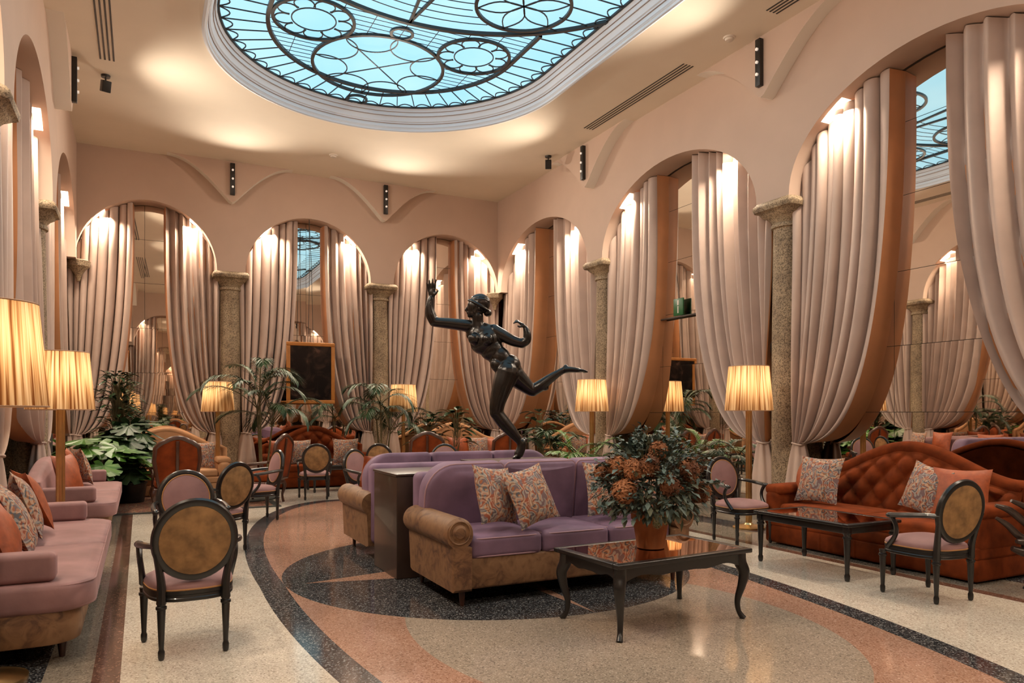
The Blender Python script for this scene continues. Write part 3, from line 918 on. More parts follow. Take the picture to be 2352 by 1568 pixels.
# hanging picture in the middle back arch
t = thing('hanging_picture', 'dark painting in a gilt frame hanging before the middle back arch', 'picture', (3.14, 15.52, 0))
PX, PZ0, PZ1 = .49, 1.66, 2.92
g = G()
for bx in ((-PX, PX, PZ1 - .075, PZ1), (-PX, PX, PZ0, PZ0 + .075), (-PX, -PX + .075, PZ0 + .075, PZ1 - .075), (PX - .075, PX, PZ0 + .075, PZ1 - .075)):
    g.add(rbox(bx[1] - bx[0], .06, bx[3] - bx[2], .012, 2), T((bx[0] + bx[1]) / 2, 0, (bx[2] + bx[3]) / 2))
ob('frame', g, M['gold_frame'], t)
ob('canvas', box(-PX + .06, PX - .06, -.005, .012, PZ0 + .06, PZ1 - .06), M['picture'], t, ang=None)
g = G()
for x in (-.05, .05): g.add(tube([(x, .02, PZ1 - .02), (x * .4, .02, 4.4), (0, .17, 5.5)], .006, 5))
ob('hanging_cord', g, M['black'], t)

# exit sign on the header bar of the middle right mirror
t = thing('mirror_rail', 'thin dark rail across the mirror of the middle right-wall arch', 'rail', (7.90, 9.5, 3.04))
ob('bar', rbox(.05, 1.5, .025, .005, 1), M['backing'], t)
t = thing('exit_sign', 'small green exit sign standing on the mirror rail of the right wall', 'sign', (7.885, 9.62, 3.06), PI / 2)
ob('panel', G().add(rbox(.24, .03, .28, .006, 1), T(0, 0, .14)), M['green_sign'], t)
g = G()
g.add(box(-.02, .02, .0155, .018, .17, .25)); g.add(box(-.012, .012, .0155, .018, .04, .155))
ob('symbol', g, M['white'], t, ang=None)

# ------------------------------------------------------------------ oval-back armchairs
def fluted(z0, z1, r0, r1, n=16):
    zz = z1 - z0
    return lathe([(r1 * .6, z0), (r1 * 1.0, z0 + .004), (r1 * 1.25, z0 + .02 * zz / .36), (r1 * 1.3, z0 + .05), (r1 * .95, z0 + .065), (r1, z0 + .075), (r0, z1 - .055), (r0 * 1.25, z1 - .05), (r0 * 1.25, z1 - .035), (r0 * .95, z1 - .03), (r0 * 1.1, z1)], n)
def seat_outline(n=48, hw=.30, hd=.27, e=3.0, back=.80):
    o = []
    for i in range(n):
        a = 2 * PI * i / n; c, s = math.cos(a), math.sin(a)
        x = hw * math.copysign(abs(c) ** (2 / e), c); y = hd * math.copysign(abs(s) ** (2 / e), s)
        k = back + (1 - back) * (y + hd) / (2 * hd)
        o.append((x * k, y))
    return o
def seat_pad(out, z0, z1, dome):
    V = []; F = []; N = len(out)
    lay = [(1.0, z0), (1.015, z0 + (z1 - z0) * .45), (.985, z0 + (z1 - z0) * .8), (.93, z1), (.8, z1 + dome * .42), (.6, z1 + dome * .72), (.35, z1 + dome * .93), (.1, z1 + dome)]
    for s, z in lay: V += [(x * s, y * s, z) for x, y in out]
    for k in range(len(lay) - 1):
        for i in range(N): F.append((k * N + i, k * N + (i + 1) % N, k * N + N + (i + 1) % N, k * N + N + i))
    F += [tuple(reversed(range(N))), tuple((len(lay) - 1) * N + i for i in range(N))]
    return V, F
def oval_chair(label, loc, rz, group='oval-back armchairs'):
    t = thing('oval_armchair', label, 'chair', loc, rz, group)
    so = seat_outline()
    V = []; F = []; N = len(so)
    lay = [(.97, .345), (1.0, .35), (1.0, .365), (.985, .37), (.985, .385), (1.0, .39), (1.0, .412), (.96, .415)]
    for s, z in lay: V += [(x * s, y * s, z) for x, y in so]
    for k in range(len(lay) - 1):
        for i in range(N): F.append((k * N + i, k * N + (i + 1) % N, k * N + N + (i + 1) % N, k * N + N + i))
    F += [tuple(reversed(range(N))), tuple((len(lay) - 1) * N + i for i in range(N))]
    ob('seat_rail', (V, F), M['lacquer'], t, ang=30)
    so2 = [(x * .975, y * .975) for x, y in so]
    st = ob('seat', seat_pad(so2, .41, .46, .045), M['pink'], t, ang=60)
    ob('gimp_trim', tube([(x * 1.005, y * 1.005, .417) for x, y in so2], .006, 5, True), M['pink_trim'], st)
    for sx in (-1, 1):
        g = G().add(fluted(0, .36, .026, .016), T(sx * .262, .205, 0)); ob('leg', g, M['lacquer'], t)
        g = G().add(fluted(0, .36, .026, .016), T(sx * .19, -.235, 0))
        g.add(stube([(sx * .19, -.235, .34), (sx * .19, -.242, .45), (sx * .205, -.262, .56), (sx * .225, -.285, .66)], [.030, .026, .022, .018], 8))
        ob('leg', g, M['lacquer'], t)
        g = G().add(stube([(sx * .23, -.30, .70), (sx * .275, -.20, .695), (sx * .30, -.06, .68), (sx * .302, .06, .665), (sx * .298, .095, .66)], [.017, .020, .022, .022, .026], 8, 5))
        g.add(ball(.030, .036, .024, 8), T(sx * .298, .10, .66))
        g.add(stube([(sx * .298, .085, .655), (sx * .296, .045, .58), (sx * .285, .06, .50), (sx * .272, .14, .40)], [.020, .018, .019, .024], 8, 5))
        ob('arm', g, M['lacquer'], t)
    tl = T(0, -.29, .725, rx=.16)
    fr = G()
    p = ellipse(.228, .232, 48)
    fr.add(tube([(x, 0, z) for x, z in p], .029, 8, True, flat=(.85, 1.0)), tl)
    ob('back_frame', fr, M['lacquer'], t)
    ob('back_panel', G().add(slab(ellipse(.212, .216, 40), .016, .006, 2), tl @ T(0, -.014, 0)), M['tapestry'], t)
    bc = ob('back_cushion', G().add(slab(ellipse(.208, .212, 40), .03, .014, 3, puff=.022), tl @ T(0, .012, 0)), M['pink'], t)
    ob('gimp_trim', G().add(tube([(x, .022, z) for x, z in ellipse(.206, .210, 40)], .006, 5, True), tl), M['pink_trim'], bc)
    return t
och = oval_chair('oval-back armchair nearest the camera, seen from behind on the pale floor', (.275, 5.06, 0), .05)
och.scale = (.94, 1, .972)
for loc, rz, lb in (
    ((.38, 6.85, 0), PI + .08, 'oval-back armchair with mauve front facing the camera, behind the nearest chair'),
    ((.71, 8.4, 0), .62, 'oval-back armchair seen from behind, turned left, right of the mauve-front chair'),
    ((1.40, 10.6, 0), 1.80, 'oval-back armchair seen edge-on, facing left before the dark bergere'),
    ((2.67, 12.85, 0), -.12, 'oval-back armchair seen from behind facing the tufted rust sofa at the back wall'),
    ((2.86, 10.1, 0), -2.62, 'oval-back armchair with lilac front behind the brown plinth, turned right'),
    ((3.78, 12.45, 0), -.60, 'oval-back armchair seen from behind below the right palm'),
    ((4.42, 11.25, 0), 2.77, 'oval-back armchair whose lilac top shows above the rear mauve sofa'),
    ((6.08, 6.34, 0), PI, 'oval-back armchair facing the camera between the floor lamp and the right side table'),
    ((5.62, 3.80, 0), -.12, 'oval-back armchair seen from behind at the near end of the right side table')):
    dup(och, loc, rz, lb)

# ------------------------------------------------------------------ bergeres with rust backs
def bergere(label, loc, rz):
    t = thing('bergere_chair', label, 'chair', loc, rz, 'dark-framed rust armchairs')
    def bo(w, h, z0):
        o = []
        n = 40
        for i in range(n + 1):
            x = -w + 2 * w * i / n; u = x / w
            z = z0 + h * (1 - .20 * abs(u) ** 3.2) + .035 * math.cos(PI * u) * (abs(u) < .5)
            o.append((x * (1 - .0), z))
        return [(-w * .80, z0)] + [(-w * 1.0, z0 + h * .55)] + o[1:-1] + [(w * 1.0, z0 + h * .55)] + [(w * .80, z0)]
    tl = T(0, -.29, .0, rx=.14)
    p = bo(.30, .66, .42)
    ob('back_frame', G().add(tube([(x, 0, z) for x, z in p], .034, 8, True), tl), M['walnut'], t)
    ob('back_panel', G().add(slab(bo(.285, .63, .43), .03, .01, 2), tl @ T(0, -.006, 0)), M['orange'], t)
    ob('stile', G().add(rbox(.045, .03, .64, .008, 2), tl @ T(0, -.028, .75)), M['walnut'], t)
    ob('back_cushion', G().add(slab(bo(.25, .56, .47), .05, .02, 3, puff=.03), tl @ T(0, .025, 0)), M['orange'], t)
    ob('seat', G().add(rbox(.58, .56, .13, .045, 4, 5, .03), T(0, 0, .43)), M['orange'], t)
    ob('seat_rail', G().add(rbox(.62, .60, .075, .02, 2), T(0, 0, .335)), M['walnut'], t)
    for sx in (-1, 1):
        for sy in (-1, 1):
            g = G().add(stube([(sx * .275, sy * .26, .36), (sx * .30, sy * .285, .27), (sx * .275, sy * .26, .12), (sx * .285, sy * .275, .0)], [.035, .036, .019, .022], 8, 5))
            ob('leg', g, M['walnut'], t)
        g = G().add(stube([(sx * .28, -.28, .68), (sx * .32, -.1, .66), (sx * .325, .12, .63), (sx * .31, .17, .61)], [.022, .024, .026, .03], 8, 5))
        g.add(stube([(sx * .315, .14, .62), (sx * .30, .10, .52), (sx * .29, .18, .37)], [.023, .02, .028], 8, 5))
        ob('arm', g, M['walnut'], t)
    return t
bg = bergere('rust armchair seen from behind with dark centre stile, before the beige sofa at left', (.46, 12.1, 0), .03)
for loc, rz, lb in (((1.72, 12.55, 0), .95, 'rust armchair turned left with its back to the palm, left of the tufted sofa'),
                    ((4.76, 13.0, 0), -.35, 'rust armchair seen from behind before the peach sofa, left of the statue'),
                    ((6.05, 12.3, 0), -.30, 'rust armchair seen from behind, partly hidden by the statue foot')):
    dup(bg, loc, rz, lb)

# ------------------------------------------------------------------ mauve roll-arm sofas back to back
def roll_sofa(label, loc, rz):
    """front = -y"""
    W2, D = 1.10, 1.06
    t = thing('roll_arm_sofa', label, 'sofa', loc, rz, 'mauve velvet sofas around the statue plinth')
    ob('base', G().add(rbox(2 * W2 - .12, D - .12, .24, .02, 2), T(0, 0, .24)), M['damask'], t)
    # roll arms: scroll profile in x,z swept along y
    prof = []
    for i in range(22):
        a = R(-60 + 300 * i / 21); prof.append((-.03 + .115 * math.cos(a), .56 + .115 * math.sin(a)))
    prof = [(.075, .12), (.075, .45)] + prof + [(-.09, .46), (-.075, .12)]
    for sx in (-1, 1):
        V = []; F = []; N = len(prof)
        ys = [(-D / 2, .93), (-D / 2 + .02, 1.0), (-D / 2 + .05, 1.0), (D / 2 - .12, 1.0), (D / 2 - .06, .95)]
        for y, s in ys:
            sag = -.05 * max(0, (y + .1)) * 0
            V += [(sx * (-(p[0])) * s + sx * (W2 - .075), y, .40 + (p[1] - .40) * s if s < 1 else p[1]) for p in prof]
        for k in range(len(ys) - 1):
            for i in range(N): F.append((k * N + i, k * N + (i + 1) % N, k * N + N + (i + 1) % N, k * N + N + i))
        F += [tuple(range(N)), tuple(reversed([(len(ys) - 1) * N + i for i in range(N)]))]
        am = ob('arm', (V, F), M['damask'], t, ang=35)
        g = G().add(lathe([(.055, 0), (.06, .008), (.045, .014), (.04, .022), (.01, .024)], 20), T(sx * (W2 - .045), -D / 2 + .004, .565, rx=PI / 2))
        g.add(tube([(sx * (W2 - .045) + .085 * math.cos(q), -D / 2 - .002, .565 + .085 * math.sin(q)) for q in [2 * PI * i / 26 for i in range(26)]], .008, 6, True))
        ob('scroll', g, M['damask'], am)
    # back frame and three tall back cushions, the outer ones with a rounded shoulder
    ob('back', G().add(rbox(2 * W2 - .06, .20, .80, .06, 3), T(0, D / 2 - .10, .55)), M['purple'], t)
    cw = (2 * W2 - .04) / 3
    for i in (-1, 0, 1):
        h0, h1 = .42, 1.0
        x0, x1 = -cw / 2 + .004, cw / 2 - .004
        o = []
        rl = .26 if i == -1 else .05; rr = .26 if i == 1 else .05
        o += [(x0, h0), (x1, h0)]
        for q in range(9): a = PI / 2 * q / 8; o.append((x1 - rr + rr * math.cos(a), h1 - rr + rr * math.sin(a)))
        for q in range(9): a = PI / 2 + PI / 2 * q / 8; o.append((x0 + rl + rl * math.cos(a), h1 - rl + rl * math.sin(a)))
        o2 = []
        for q in range(len(o)):                                       # finer edges for the inset
            o2.append(o[q])
        tl = T(i * cw, D / 2 - .16, 0, rx=-.13, rz=PI) @ T(0, .03, .05)
        b = ob('back_cushion', G().add(slab([(-x, z) for x, z in o2] if True else o2, .21, .045, 4, puff=.03), tl), M['purple'], t, ang=45)
        ob('piping', G().add(tube([(-x, .072, z) for x, z in o2], .007, 5, True), tl), M['piping'], b)
    sw = (2 * W2 - .30) / 3
    for i in (-1, 0, 1):
        tl = T(i * sw, -.13, .43)
        b = ob('seat_cushion', G().add(rbox(sw - .006, .70, .175, .045, 4, 6, .02), tl), M['purple'], t)
        g = G()
        for zz in (.068, -.068):
            e = ellipse(sw / 2 - .008, .345, 40, e=9)
            g.add(tube([(x, y, zz) for x, y in e], .006, 5, True), tl)
        ob('piping', g, M['piping'], b)
    for sx in (-1, 1):
        for sy in (-1, 1):
            ob('leg', G().add(lathe([(.016, 0), (.028, .13)], 12), T(sx * (W2 - .10), sy * (D / 2 - .09), 0)), M['walnut'], t)
    return t
rs = roll_sofa('mauve velvet sofa facing the coffee table, with two paisley cushions on its left', (3.17, 5.61, 0), 0)
dup(rs, (3.12, 7.69, 0), PI, 'mauve velvet sofa facing away, behind the brown plinth')

# brown plinth between the sofas, stone slab, statue on it
t = thing('sofa_plinth', 'tall dark brown box plinth between the two mauve sofas', 'plinth', (3.12, 6.585, 0))
ob('body', G().add(rbox(2.24, .70, .90, .008, 2), T(0, 0, .45)), M['darkwood'], t)
ob('top_board', G().add(rbox(2.26, .72, .022, .006, 2), T(0, 0, .911)), M['darkwood'], t)
tp = thing('statue_base', 'flat dark slab under the bronze statue on the brown plinth', 'base', (3.42, 6.66, .922))
ob('slab', G().add(rbox(1.05, .56, .068, .006, 2), T(0, 0, .034)), M['darkwood'], tp)

# ------------------------------------------------------------------ the bronze runner
def statue():
    k = 1.3453e-3
    t = thing('bronze_statue', 'dark bronze statue of a running nude woman poised on one toe', 'statue', (3.475, 6.80, .99), -.465)
    def J(x, y, v=0.0): return Vector(((x - 810) * k, v, (1485 - y) * k))
    g = G()
    def limb(pts, rads, n=14, fl=None):
        P = [J(*p) for p in pts]; P = spline(P, 6); r = lerp_list([q * k for q in rads], len(P))
        g.add(tube(P, r, n, False, fl))
        for e, rr in ((P[0], r[0]), (P[-1], r[-1])): g.add(ball(rr, n=8), Matrix.Translation(e))
    def ell(x, y, v, rx, ry, rz, tilt=0.0, yaw=0.0):
        g.add(ball(rx * k, ry * k, rz * k, 14), Matrix.Translation(J(x, y, v)) @ Matrix.Rotation(tilt, 4, 'Y') @ Matrix.Rotation(yaw, 4, 'Z'))
    # trunk leans up to the left: tilt about the view axis
    tt = -.62
    ell(745, 772, .02, 92, 84, 88, 0)                 # pelvis
    ell(782, 800, .05, 62, 78, 66, .3)                # hips / buttock
    ell(722, 800, -.03, 66, 70, 72, 0)
    ell(672, 712, 0, 86, 66, 100, tt)                 # belly
    ell(612, 650, 0, 92, 66, 90, tt)                  # waist and ribs
    ell(560, 585, .0, 118, 80, 104, tt * .8)          # rib cage
    ell(532, 528, .01, 118, 70, 78, -.1)              # upper chest
    ell(530, 482, .012, 112, 50, 44, .14)             # shoulder girdle
    ell(478, 575, -.085, 44, 40, 46, 0); ell(585, 580, -.090, 44, 40, 46, 0)
    ell(640, 575, .03, 52, 60, 70, .4)                # flank muscle
    ell(655, 775, -.055, 50, 34, 60, tt)              # lower belly
    limb([(512, 490, .0), (506, 440, -.01), (505, 395, -.015)], [56, 44, 44])
    # head, face turned to the left
    ell(520, 305, -.01, 74, 64, 72, 0)
    ell(482, 325, -.015, 58, 56, 72, .08)             # brow and cheeks
    ell(470, 378, -.015, 42, 46, 30, .3)              # jaw
    ell(445, 393, -.015, 20, 24, 17, 0)               # chin
    limb([(432, 312, -.015), (420, 334, -.015), (411, 350, -.015), (424, 357, -.015)], [6, 8, 9, 7], 8)
    ell(430, 368, -.015, 13, 18, 5, 0); ell(432, 378, -.015, 12, 16, 5, 0)
    ell(436, 305, -.045, 8, 14, 6, 0); ell(436, 305, .012, 8, 14, 6, 0)
    ell(520, 345, -.088, 10, 8, 18, .2)               # ear
    # standing leg
    limb([(728, 830, -.03), (695, 930, -.05), (660, 1050, -.06), (648, 1130, -.06)], [92, 80, 62, 53])
    ell(640, 1140, -.085, 40, 34, 44, 0)
    limb([(652, 1140, -.06), (700, 1205, -.045), (762, 1275, -.03), (820, 1345, -.02), (838, 1375, -.02)], [52, 53, 46, 31, 29])
    ell(725, 1215, -.01, 40, 36, 64, -.65)            # calf
    ell(862, 1352, -.0, 26, 26, 30, .2)               # heel, raised
    limb([(846, 1362, -.02), (836, 1410, -.025), (816, 1455, -.03)], [32, 31, 33], fl=(1, 1.15))
    for i, (dv, dx) in enumerate(((-.05, 0), (-.026, -4), (-.006, -2), (.012, 2), (.028, 8))):
        limb([(815, 1452, -.02 + dv * .6), (797 + dx, 1471, -.02 + dv), (780 + dx * 1.5, 1478, -.02 + dv)], [12, 10, 8 if i else 10], 8)
    # raised back leg
    limb([(785, 850, .06), (850, 905, .085), (905, 950, .10), (930, 962, .105)], [86, 68, 52, 47])
    limb([(930, 960, .105), (990, 925, .10), (1060, 872, .095), (1130, 826, .09), (1170, 805, .09)], [46, 47, 38, 28, 26])
    ell(1010, 925, .10, 50, 34, 34, .6)
    ell(1185, 783, .09, 24, 25, 24, 0)
    limb([(1172, 805, .09), (1215, 800, .09), (1262, 803, .09), (1300, 808, .09)], [26, 25, 22, 17], fl=(1, 1.5))
    for i, dv in enumerate((-.034, -.016, 0, .015, .03)):
        limb([(1290, 806, .09 + dv), (1325 - i * 2, 810, .09 + dv * 1.1), (1350 - i * 5, 820, .09 + dv * 1.1)], [12, 10, 8], 8)
    # arm thrown forward (left in the picture), forearm upright
    limb([(432, 470, .0), (370, 462, -.01), (280, 452, -.02), (205, 446, -.03), (172, 440, -.03)], [50, 46, 42, 38, 38])
    limb([(172, 440, -.03), (148, 385, -.035), (140, 330, -.04), (150, 262, -.045)], [39, 41, 34, 23])
    ell(159, 222, -.05, 31, 13, 40, .05)
    for x0, y0, pts in ((132, 205, ((124, 175), (118, 148))), (146, 194, ((141, 160), (139, 128))), (163, 192, ((163, 158), (164, 118))), (180, 198, ((184, 166), (189, 124)))):
        limb([(x0, y0, -.05), (pts[0][0], pts[0][1], -.056), (pts[1][0], pts[1][1], -.066)], [9.5, 8.5, 7], 8)
    limb([(172, 240, -.052), (190, 228, -.068), (206, 208, -.078)], [12, 10, 8], 8)
    # arm bent back on the right, hand hanging inward
    limb([(628, 508, .01), (700, 545, .0), (775, 585, -.01), (845, 606, -.02)], [54, 48, 42, 36])
    limb([(845, 606, -.02), (880, 580, -.025), (884, 535, -.03), (872, 490, -.03)], [36, 35, 31, 21])
    ell(850, 466, -.035, 30, 22, 15, .55)
    for i, dv in enumerate((-.055, -.038, -.022, -.006)):
        y = 452 - i * 5
        limb([(836, 458 - i * 3, -.03 + dv * .8 + .02), (808, y - 8, dv), (780 + i * 5, y + 2 - i * 3, dv - .004)], [9, 8.5, 7], 8)
    limb([(848, 476, -.05), (826, 482, -.064), (812, 476, -.07)], [11, 9, 7.5], 8)
    body = ob('body', g, M['bronze'], t, ang=None)
    md = body.modifiers.new('fuse', 'REMESH'); md.mode = 'VOXEL'; md.voxel_size = .0058; md.use_smooth_shade = True
    ms = body.modifiers.new('soft', 'SMOOTH'); ms.factor = .5; ms.iterations = 16
    # hair: cap, rolled band and knot at the nape
    h = G()
    h.add(ball(80 * k, 72 * k, 72 * k, 14), Matrix.Translation(J(522, 298, -.01)) @ Matrix.Rotation(.25, 4, 'Y'))
    h.add(ball(32 * k, 40 * k, 28 * k, 12), Matrix.Translation(J(582, 372, -.01)))
    band = []
    for i in range(30):
        q = 2 * PI * i / 30; c = J(515, 318, -.01)
        band.append(c + Vector((80 * k * math.cos(q), 70 * k * math.sin(q), -44 * k * math.cos(q))))
    h.add(tube(band, 9 * k, 8, True))
    for j in range(9):
        a = -1.2 + j * .3
        h.add(tube([J(522 + 80 * math.sin(q), 298 - 72 * math.cos(q) * math.cos(a), -.01 + 72 * k * math.sin(a) * math.cos(q)) for q in [(-1.1 + 2.4 * i / 12) for i in range(13)]], 4 * k, 5))
    hr = ob('hair', h, M['bronze'], t, ang=None)
    md = hr.modifiers.new('fuse', 'REMESH'); md.mode = 'VOXEL'; md.voxel_size = .005; md.use_smooth_shade = True
    ms = hr.modifiers.new('soft', 'SMOOTH'); ms.factor = .5; ms.iterations = 3
statue()

# ------------------------------------------------------------------ tables
t = thing('coffee_table', 'black cabriole-leg coffee table with copper mirror top in front of the mauve sofa', 'table', (3.25, 4.25, 0), .06)
TW, TD, TZ = 1.20, .74, .50
g = G()
for x0, x1, y0, y1 in ((-TW / 2, TW / 2, -TD / 2, -TD / 2 + .06), (-TW / 2, TW / 2, TD / 2 - .06, TD / 2), (-TW / 2, -TW / 2 + .06, -TD / 2 + .06, TD / 2 - .06), (TW / 2 - .06, TW / 2, -TD / 2 + .06, TD / 2 - .06)):
    g.add(rbox(x1 - x0, y1 - y0, .032, .008, 2), T((x0 + x1) / 2, (y0 + y1) / 2, TZ - .016))
ob('top_frame', g, M['lacquer'], t)
ob('glass_top', box(-TW / 2 + .05, TW / 2 - .05, -TD / 2 + .05, TD / 2 - .05, TZ - .02, TZ - .002), M['tabletop'], t, ang=None)
g = G()
def scallop(L, mtx):
    n = 32; V = []; F = []
    for i in range(n + 1):
        u = 2 * i / n - 1; z = TZ - .095 - .03 * (abs(u) > .0) * abs(u) ** 4 - .018 * math.exp(-(u * 6) ** 2) + .012 * math.cos(u * 9)
        for y in (-.012, .012): V += [(u * L / 2, y, TZ - .03), (u * L / 2, y, z)]
    for i in range(n):
        a, b = 4 * i, 4 * i + 4
        F += [(a, b, b + 1, a + 1), (a + 2, a + 3, b + 3, b + 2), (a + 1, b + 1, b + 3, a + 3)]
    g.add((V, F), mtx)
for sgn in (-1, 1):
    scallop(TW - .10, T(0, sgn * (TD / 2 - .05), 0)); scallop(TD - .10, T(sgn * (TW / 2 - .05), 0, 0, rz=PI / 2))
ob('apron', g, M['lacquer'], t)
for sx in (-1, 1):
    for sy in (-1, 1):
        q = Vector((sx, sy, 0)).normalized(); c = Vector((sx * (TW / 2 - .065), sy * (TD / 2 - .065), 0))
        P = [c + q * o + Vector((0, 0, z)) for o, z in ((0, TZ - .035), (.005, TZ - .10), (.032, TZ - .17), (.018, TZ - .26), (-.012, .13), (-.004, .05), (.03, 0))]
        ob('leg', G().add(stube(P, [.045, .045, .040, .030, .021, .018, .022], 10, 5)), M['lacquer'], t)
def side_table(label, loc, rz, tw=.70, td=1.10):
    t = thing('side_table', label, 'table', loc, rz, 'black tables with turned legs')
    g = G()
    for x0, x1, y0, y1 in ((-tw / 2, tw / 2, -td / 2, -td / 2 + .06), (-tw / 2, tw / 2, td / 2 - .06, td / 2), (-tw / 2, -tw / 2 + .06, -td / 2 + .06, td / 2 - .06), (tw / 2 - .06, tw / 2, -td / 2 + .06, td / 2 - .06)):
        g.add(rbox(x1 - x0, y1 - y0, .028, .009, 2), T((x0 + x1) / 2, (y0 + y1) / 2, .486))
    ob('top_frame', g, M['lacquer'], t)
    ob('glass_top', box(-tw / 2 + .05, tw / 2 - .05, -td / 2 + .05, td / 2 - .05, .48, .498), M['tabletop'], t, ang=None)
    g = G()
    for sgn in (-1, 1):
        g.add(rbox(tw - .10, .022, .065, .005, 1), T(0, sgn * (td / 2 - .045), .442)); g.add(rbox(.022, td - .10, .065, .005, 1), T(sgn * (tw / 2 - .045), 0, .442))
    ob('apron', g, M['lacquer'], t)
    for sx in (-1, 1):
        for sy in (-1, 1):
            g = G().add(fluted(0, .42, .030, .019)); g.add(rbox(.055, .055, .07, .005, 1), T(0, 0, .44))
            ob('leg', G().add((g.v, g.f), T(sx * (tw / 2 - .05), sy * (td / 2 - .05), 0)), M['lacquer'], t)
    return t
stb = side_table('black table with copper mirror top before the long rust sofa on the right', (5.76, 4.92, 0), 0)
dup(stb, (3.35, 14.05, 0), PI / 2, 'low black table in front of the tufted rust sofa at the back wall')

# bench beyond the lamp
t = thing('upholstered_bench', 'low rust-topped bench with black legs behind the chair by the floor lamp', 'bench', (6.95, 8.35, 0), PI / 2)
ob('seat', G().add(rbox(.85, .42, .12, .04, 3, 4, .02), T(0, 0, .42)), M['orange'], t)
ob('rail', G().add(rbox(.85, .42, .06, .01, 2), T(0, 0, .34)), M['lacquer'], t)
for sx in (-1, 1):
    for sy in (-1, 1): ob('leg', G().add(fluted(0, .33, .026, .016), T(sx * .38, sy * .17, 0)), M['lacquer'], t)

# ------------------------------------------------------------------ camel-back and curved sofas (front = -y)
def camel_sofa(label, loc, rz, W, D, m, htop, hend, tuft=True, skirt=True, group='sofas along the walls'):
    t = thing('camelback_sofa', label, 'sofa', loc, rz, group)
    w2 = W / 2
    g = G().add(rbox(W - .04, D - .06, .20, .03, 2), T(0, 0, .115))
    for x in np.arange(-w2 + .35, w2 - .2, .42): g.add(rbox(.05, D - .05, .19, .02, 2), T(x, 0, .112))
    ob('skirt', g, m, t)
    ob('base', G().add(rbox(W - .03, D - .05, .12, .03, 3), T(0, 0, .26)), m, t)
    n = 2
    cw = (W - .44) / n
    for i in range(n):
        ob('seat_cushion', G().add(rbox(cw - .005, D - .26, .14, .045, 4, 6, .02), T(-cw * (n - 1) / 2 + cw * i, -.10, .385)), m, t)
    def top(u):
        a = abs(u)
        return hend + (htop - hend) * (0.5 + 0.5 * math.cos(PI * min(1, a / .92))) ** .85
    yb = D / 2 - .10
    NU, NV = (120, 40) if tuft else (60, 14)
    def fr(u, v):
        uu = 2 * u - 1; z = .36 + (top(uu) - .02 - .36) * v
        y = yb - .10 + .10 * v
        if tuft:
            a = uu * w2 / .14; b = (z - .36) / .14
            dmd = abs(math.cos(PI * (a + b) / 2)) * abs(math.cos(PI * (a - b) / 2))
            e = min(1, (1 - abs(uu)) * 9) * min(1, (1 - v) * 7)
            y -= .065 * (dmd ** .45) * e
        else:
            y -= .035 * (abs(math.sin(PI * (uu * 1.5 + .5))) ** .35)
        return (uu * (w2 - .10), y, z)
    V, F = sheet(fr, NU, NV); nfront = len(V)
    V2, F2 = sheet(lambda u, v: ((2 * u - 1) * (w2 - .10), yb + .09, .12 + (top(2 * u - 1) - .02 - .12) * v), NU, NV)
    gg = G().add((V, F)); gg.add((V2, F2))
    rim = [j for j in range(0)]
    ob('back', gg, m, t, ang=70)
    rp = [((2 * i / 40 - 1) * (w2 - .06), yb + .03, top(2 * i / 40 - 1)) for i in range(41)]
    rp = [(-w2 + .06, yb + .03, .30)] + rp + [(w2 - .06, yb + .03, .30)]
    ob('top_roll', tube(rp, .062, 10, False, flat=(.8, 1.1)), m, t, ang=60)
    for sx in (-1, 1):
        g = G().add(rbox(.20, D - .14, .34, .07, 4, 3), T(sx * (w2 - .11), -.05, .42))
        a = ob('arm', g, m, t)
        ob('arm_pad', G().add(rbox(.235, D - .22, .11, .045, 4, 4, .01), T(sx * (w2 - .115), -.07, .60)), m, a)
    if tuft:
        g = G(); n_ = 0
        for i in range(-int(w2 / .14), int(w2 / .14) + 1):
            for j in range(0, 6):
                if (i + j) % 2: 
                    x = i * .14; z = .36 + j * .14; uu = x / (w2 - .10)
                    if abs(uu) < .85 and z < top(uu) - .14:
                        g.add(ball(.011, .008, .011, 6), T(x, yb - .10 + .10 * (z - .36) / (top(uu) - .38) - .006, z))
        b = ob('buttons', g, m, t); b['kind'] = 'stuff'
    return t
camel_sofa('long tufted camelback sofa in rust velvet along the right wall', (6.76, 5.02, 0), -PI / 2, 2.42, .94, M['orange'], 1.10, .78)
camel_sofa('tufted rust velvet sofa under the hanging picture at the back wall', (3.17, 15.12, 0), 0, 2.06, .86, M['orange'], 1.14, .80)
camel_sofa('smooth peach velvet sofa at the back wall behind the statue', (6.30, 15.10, 0), 0, 2.1, .88, M['peach'], 1.20, .86, tuft=False)
camel_sofa('smooth beige velvet sofa behind plants at the left end of the back wall', (.42, 14.7, 0), 0, 2.1, .88, M['peach'], 1.14, .80, tuft=False)

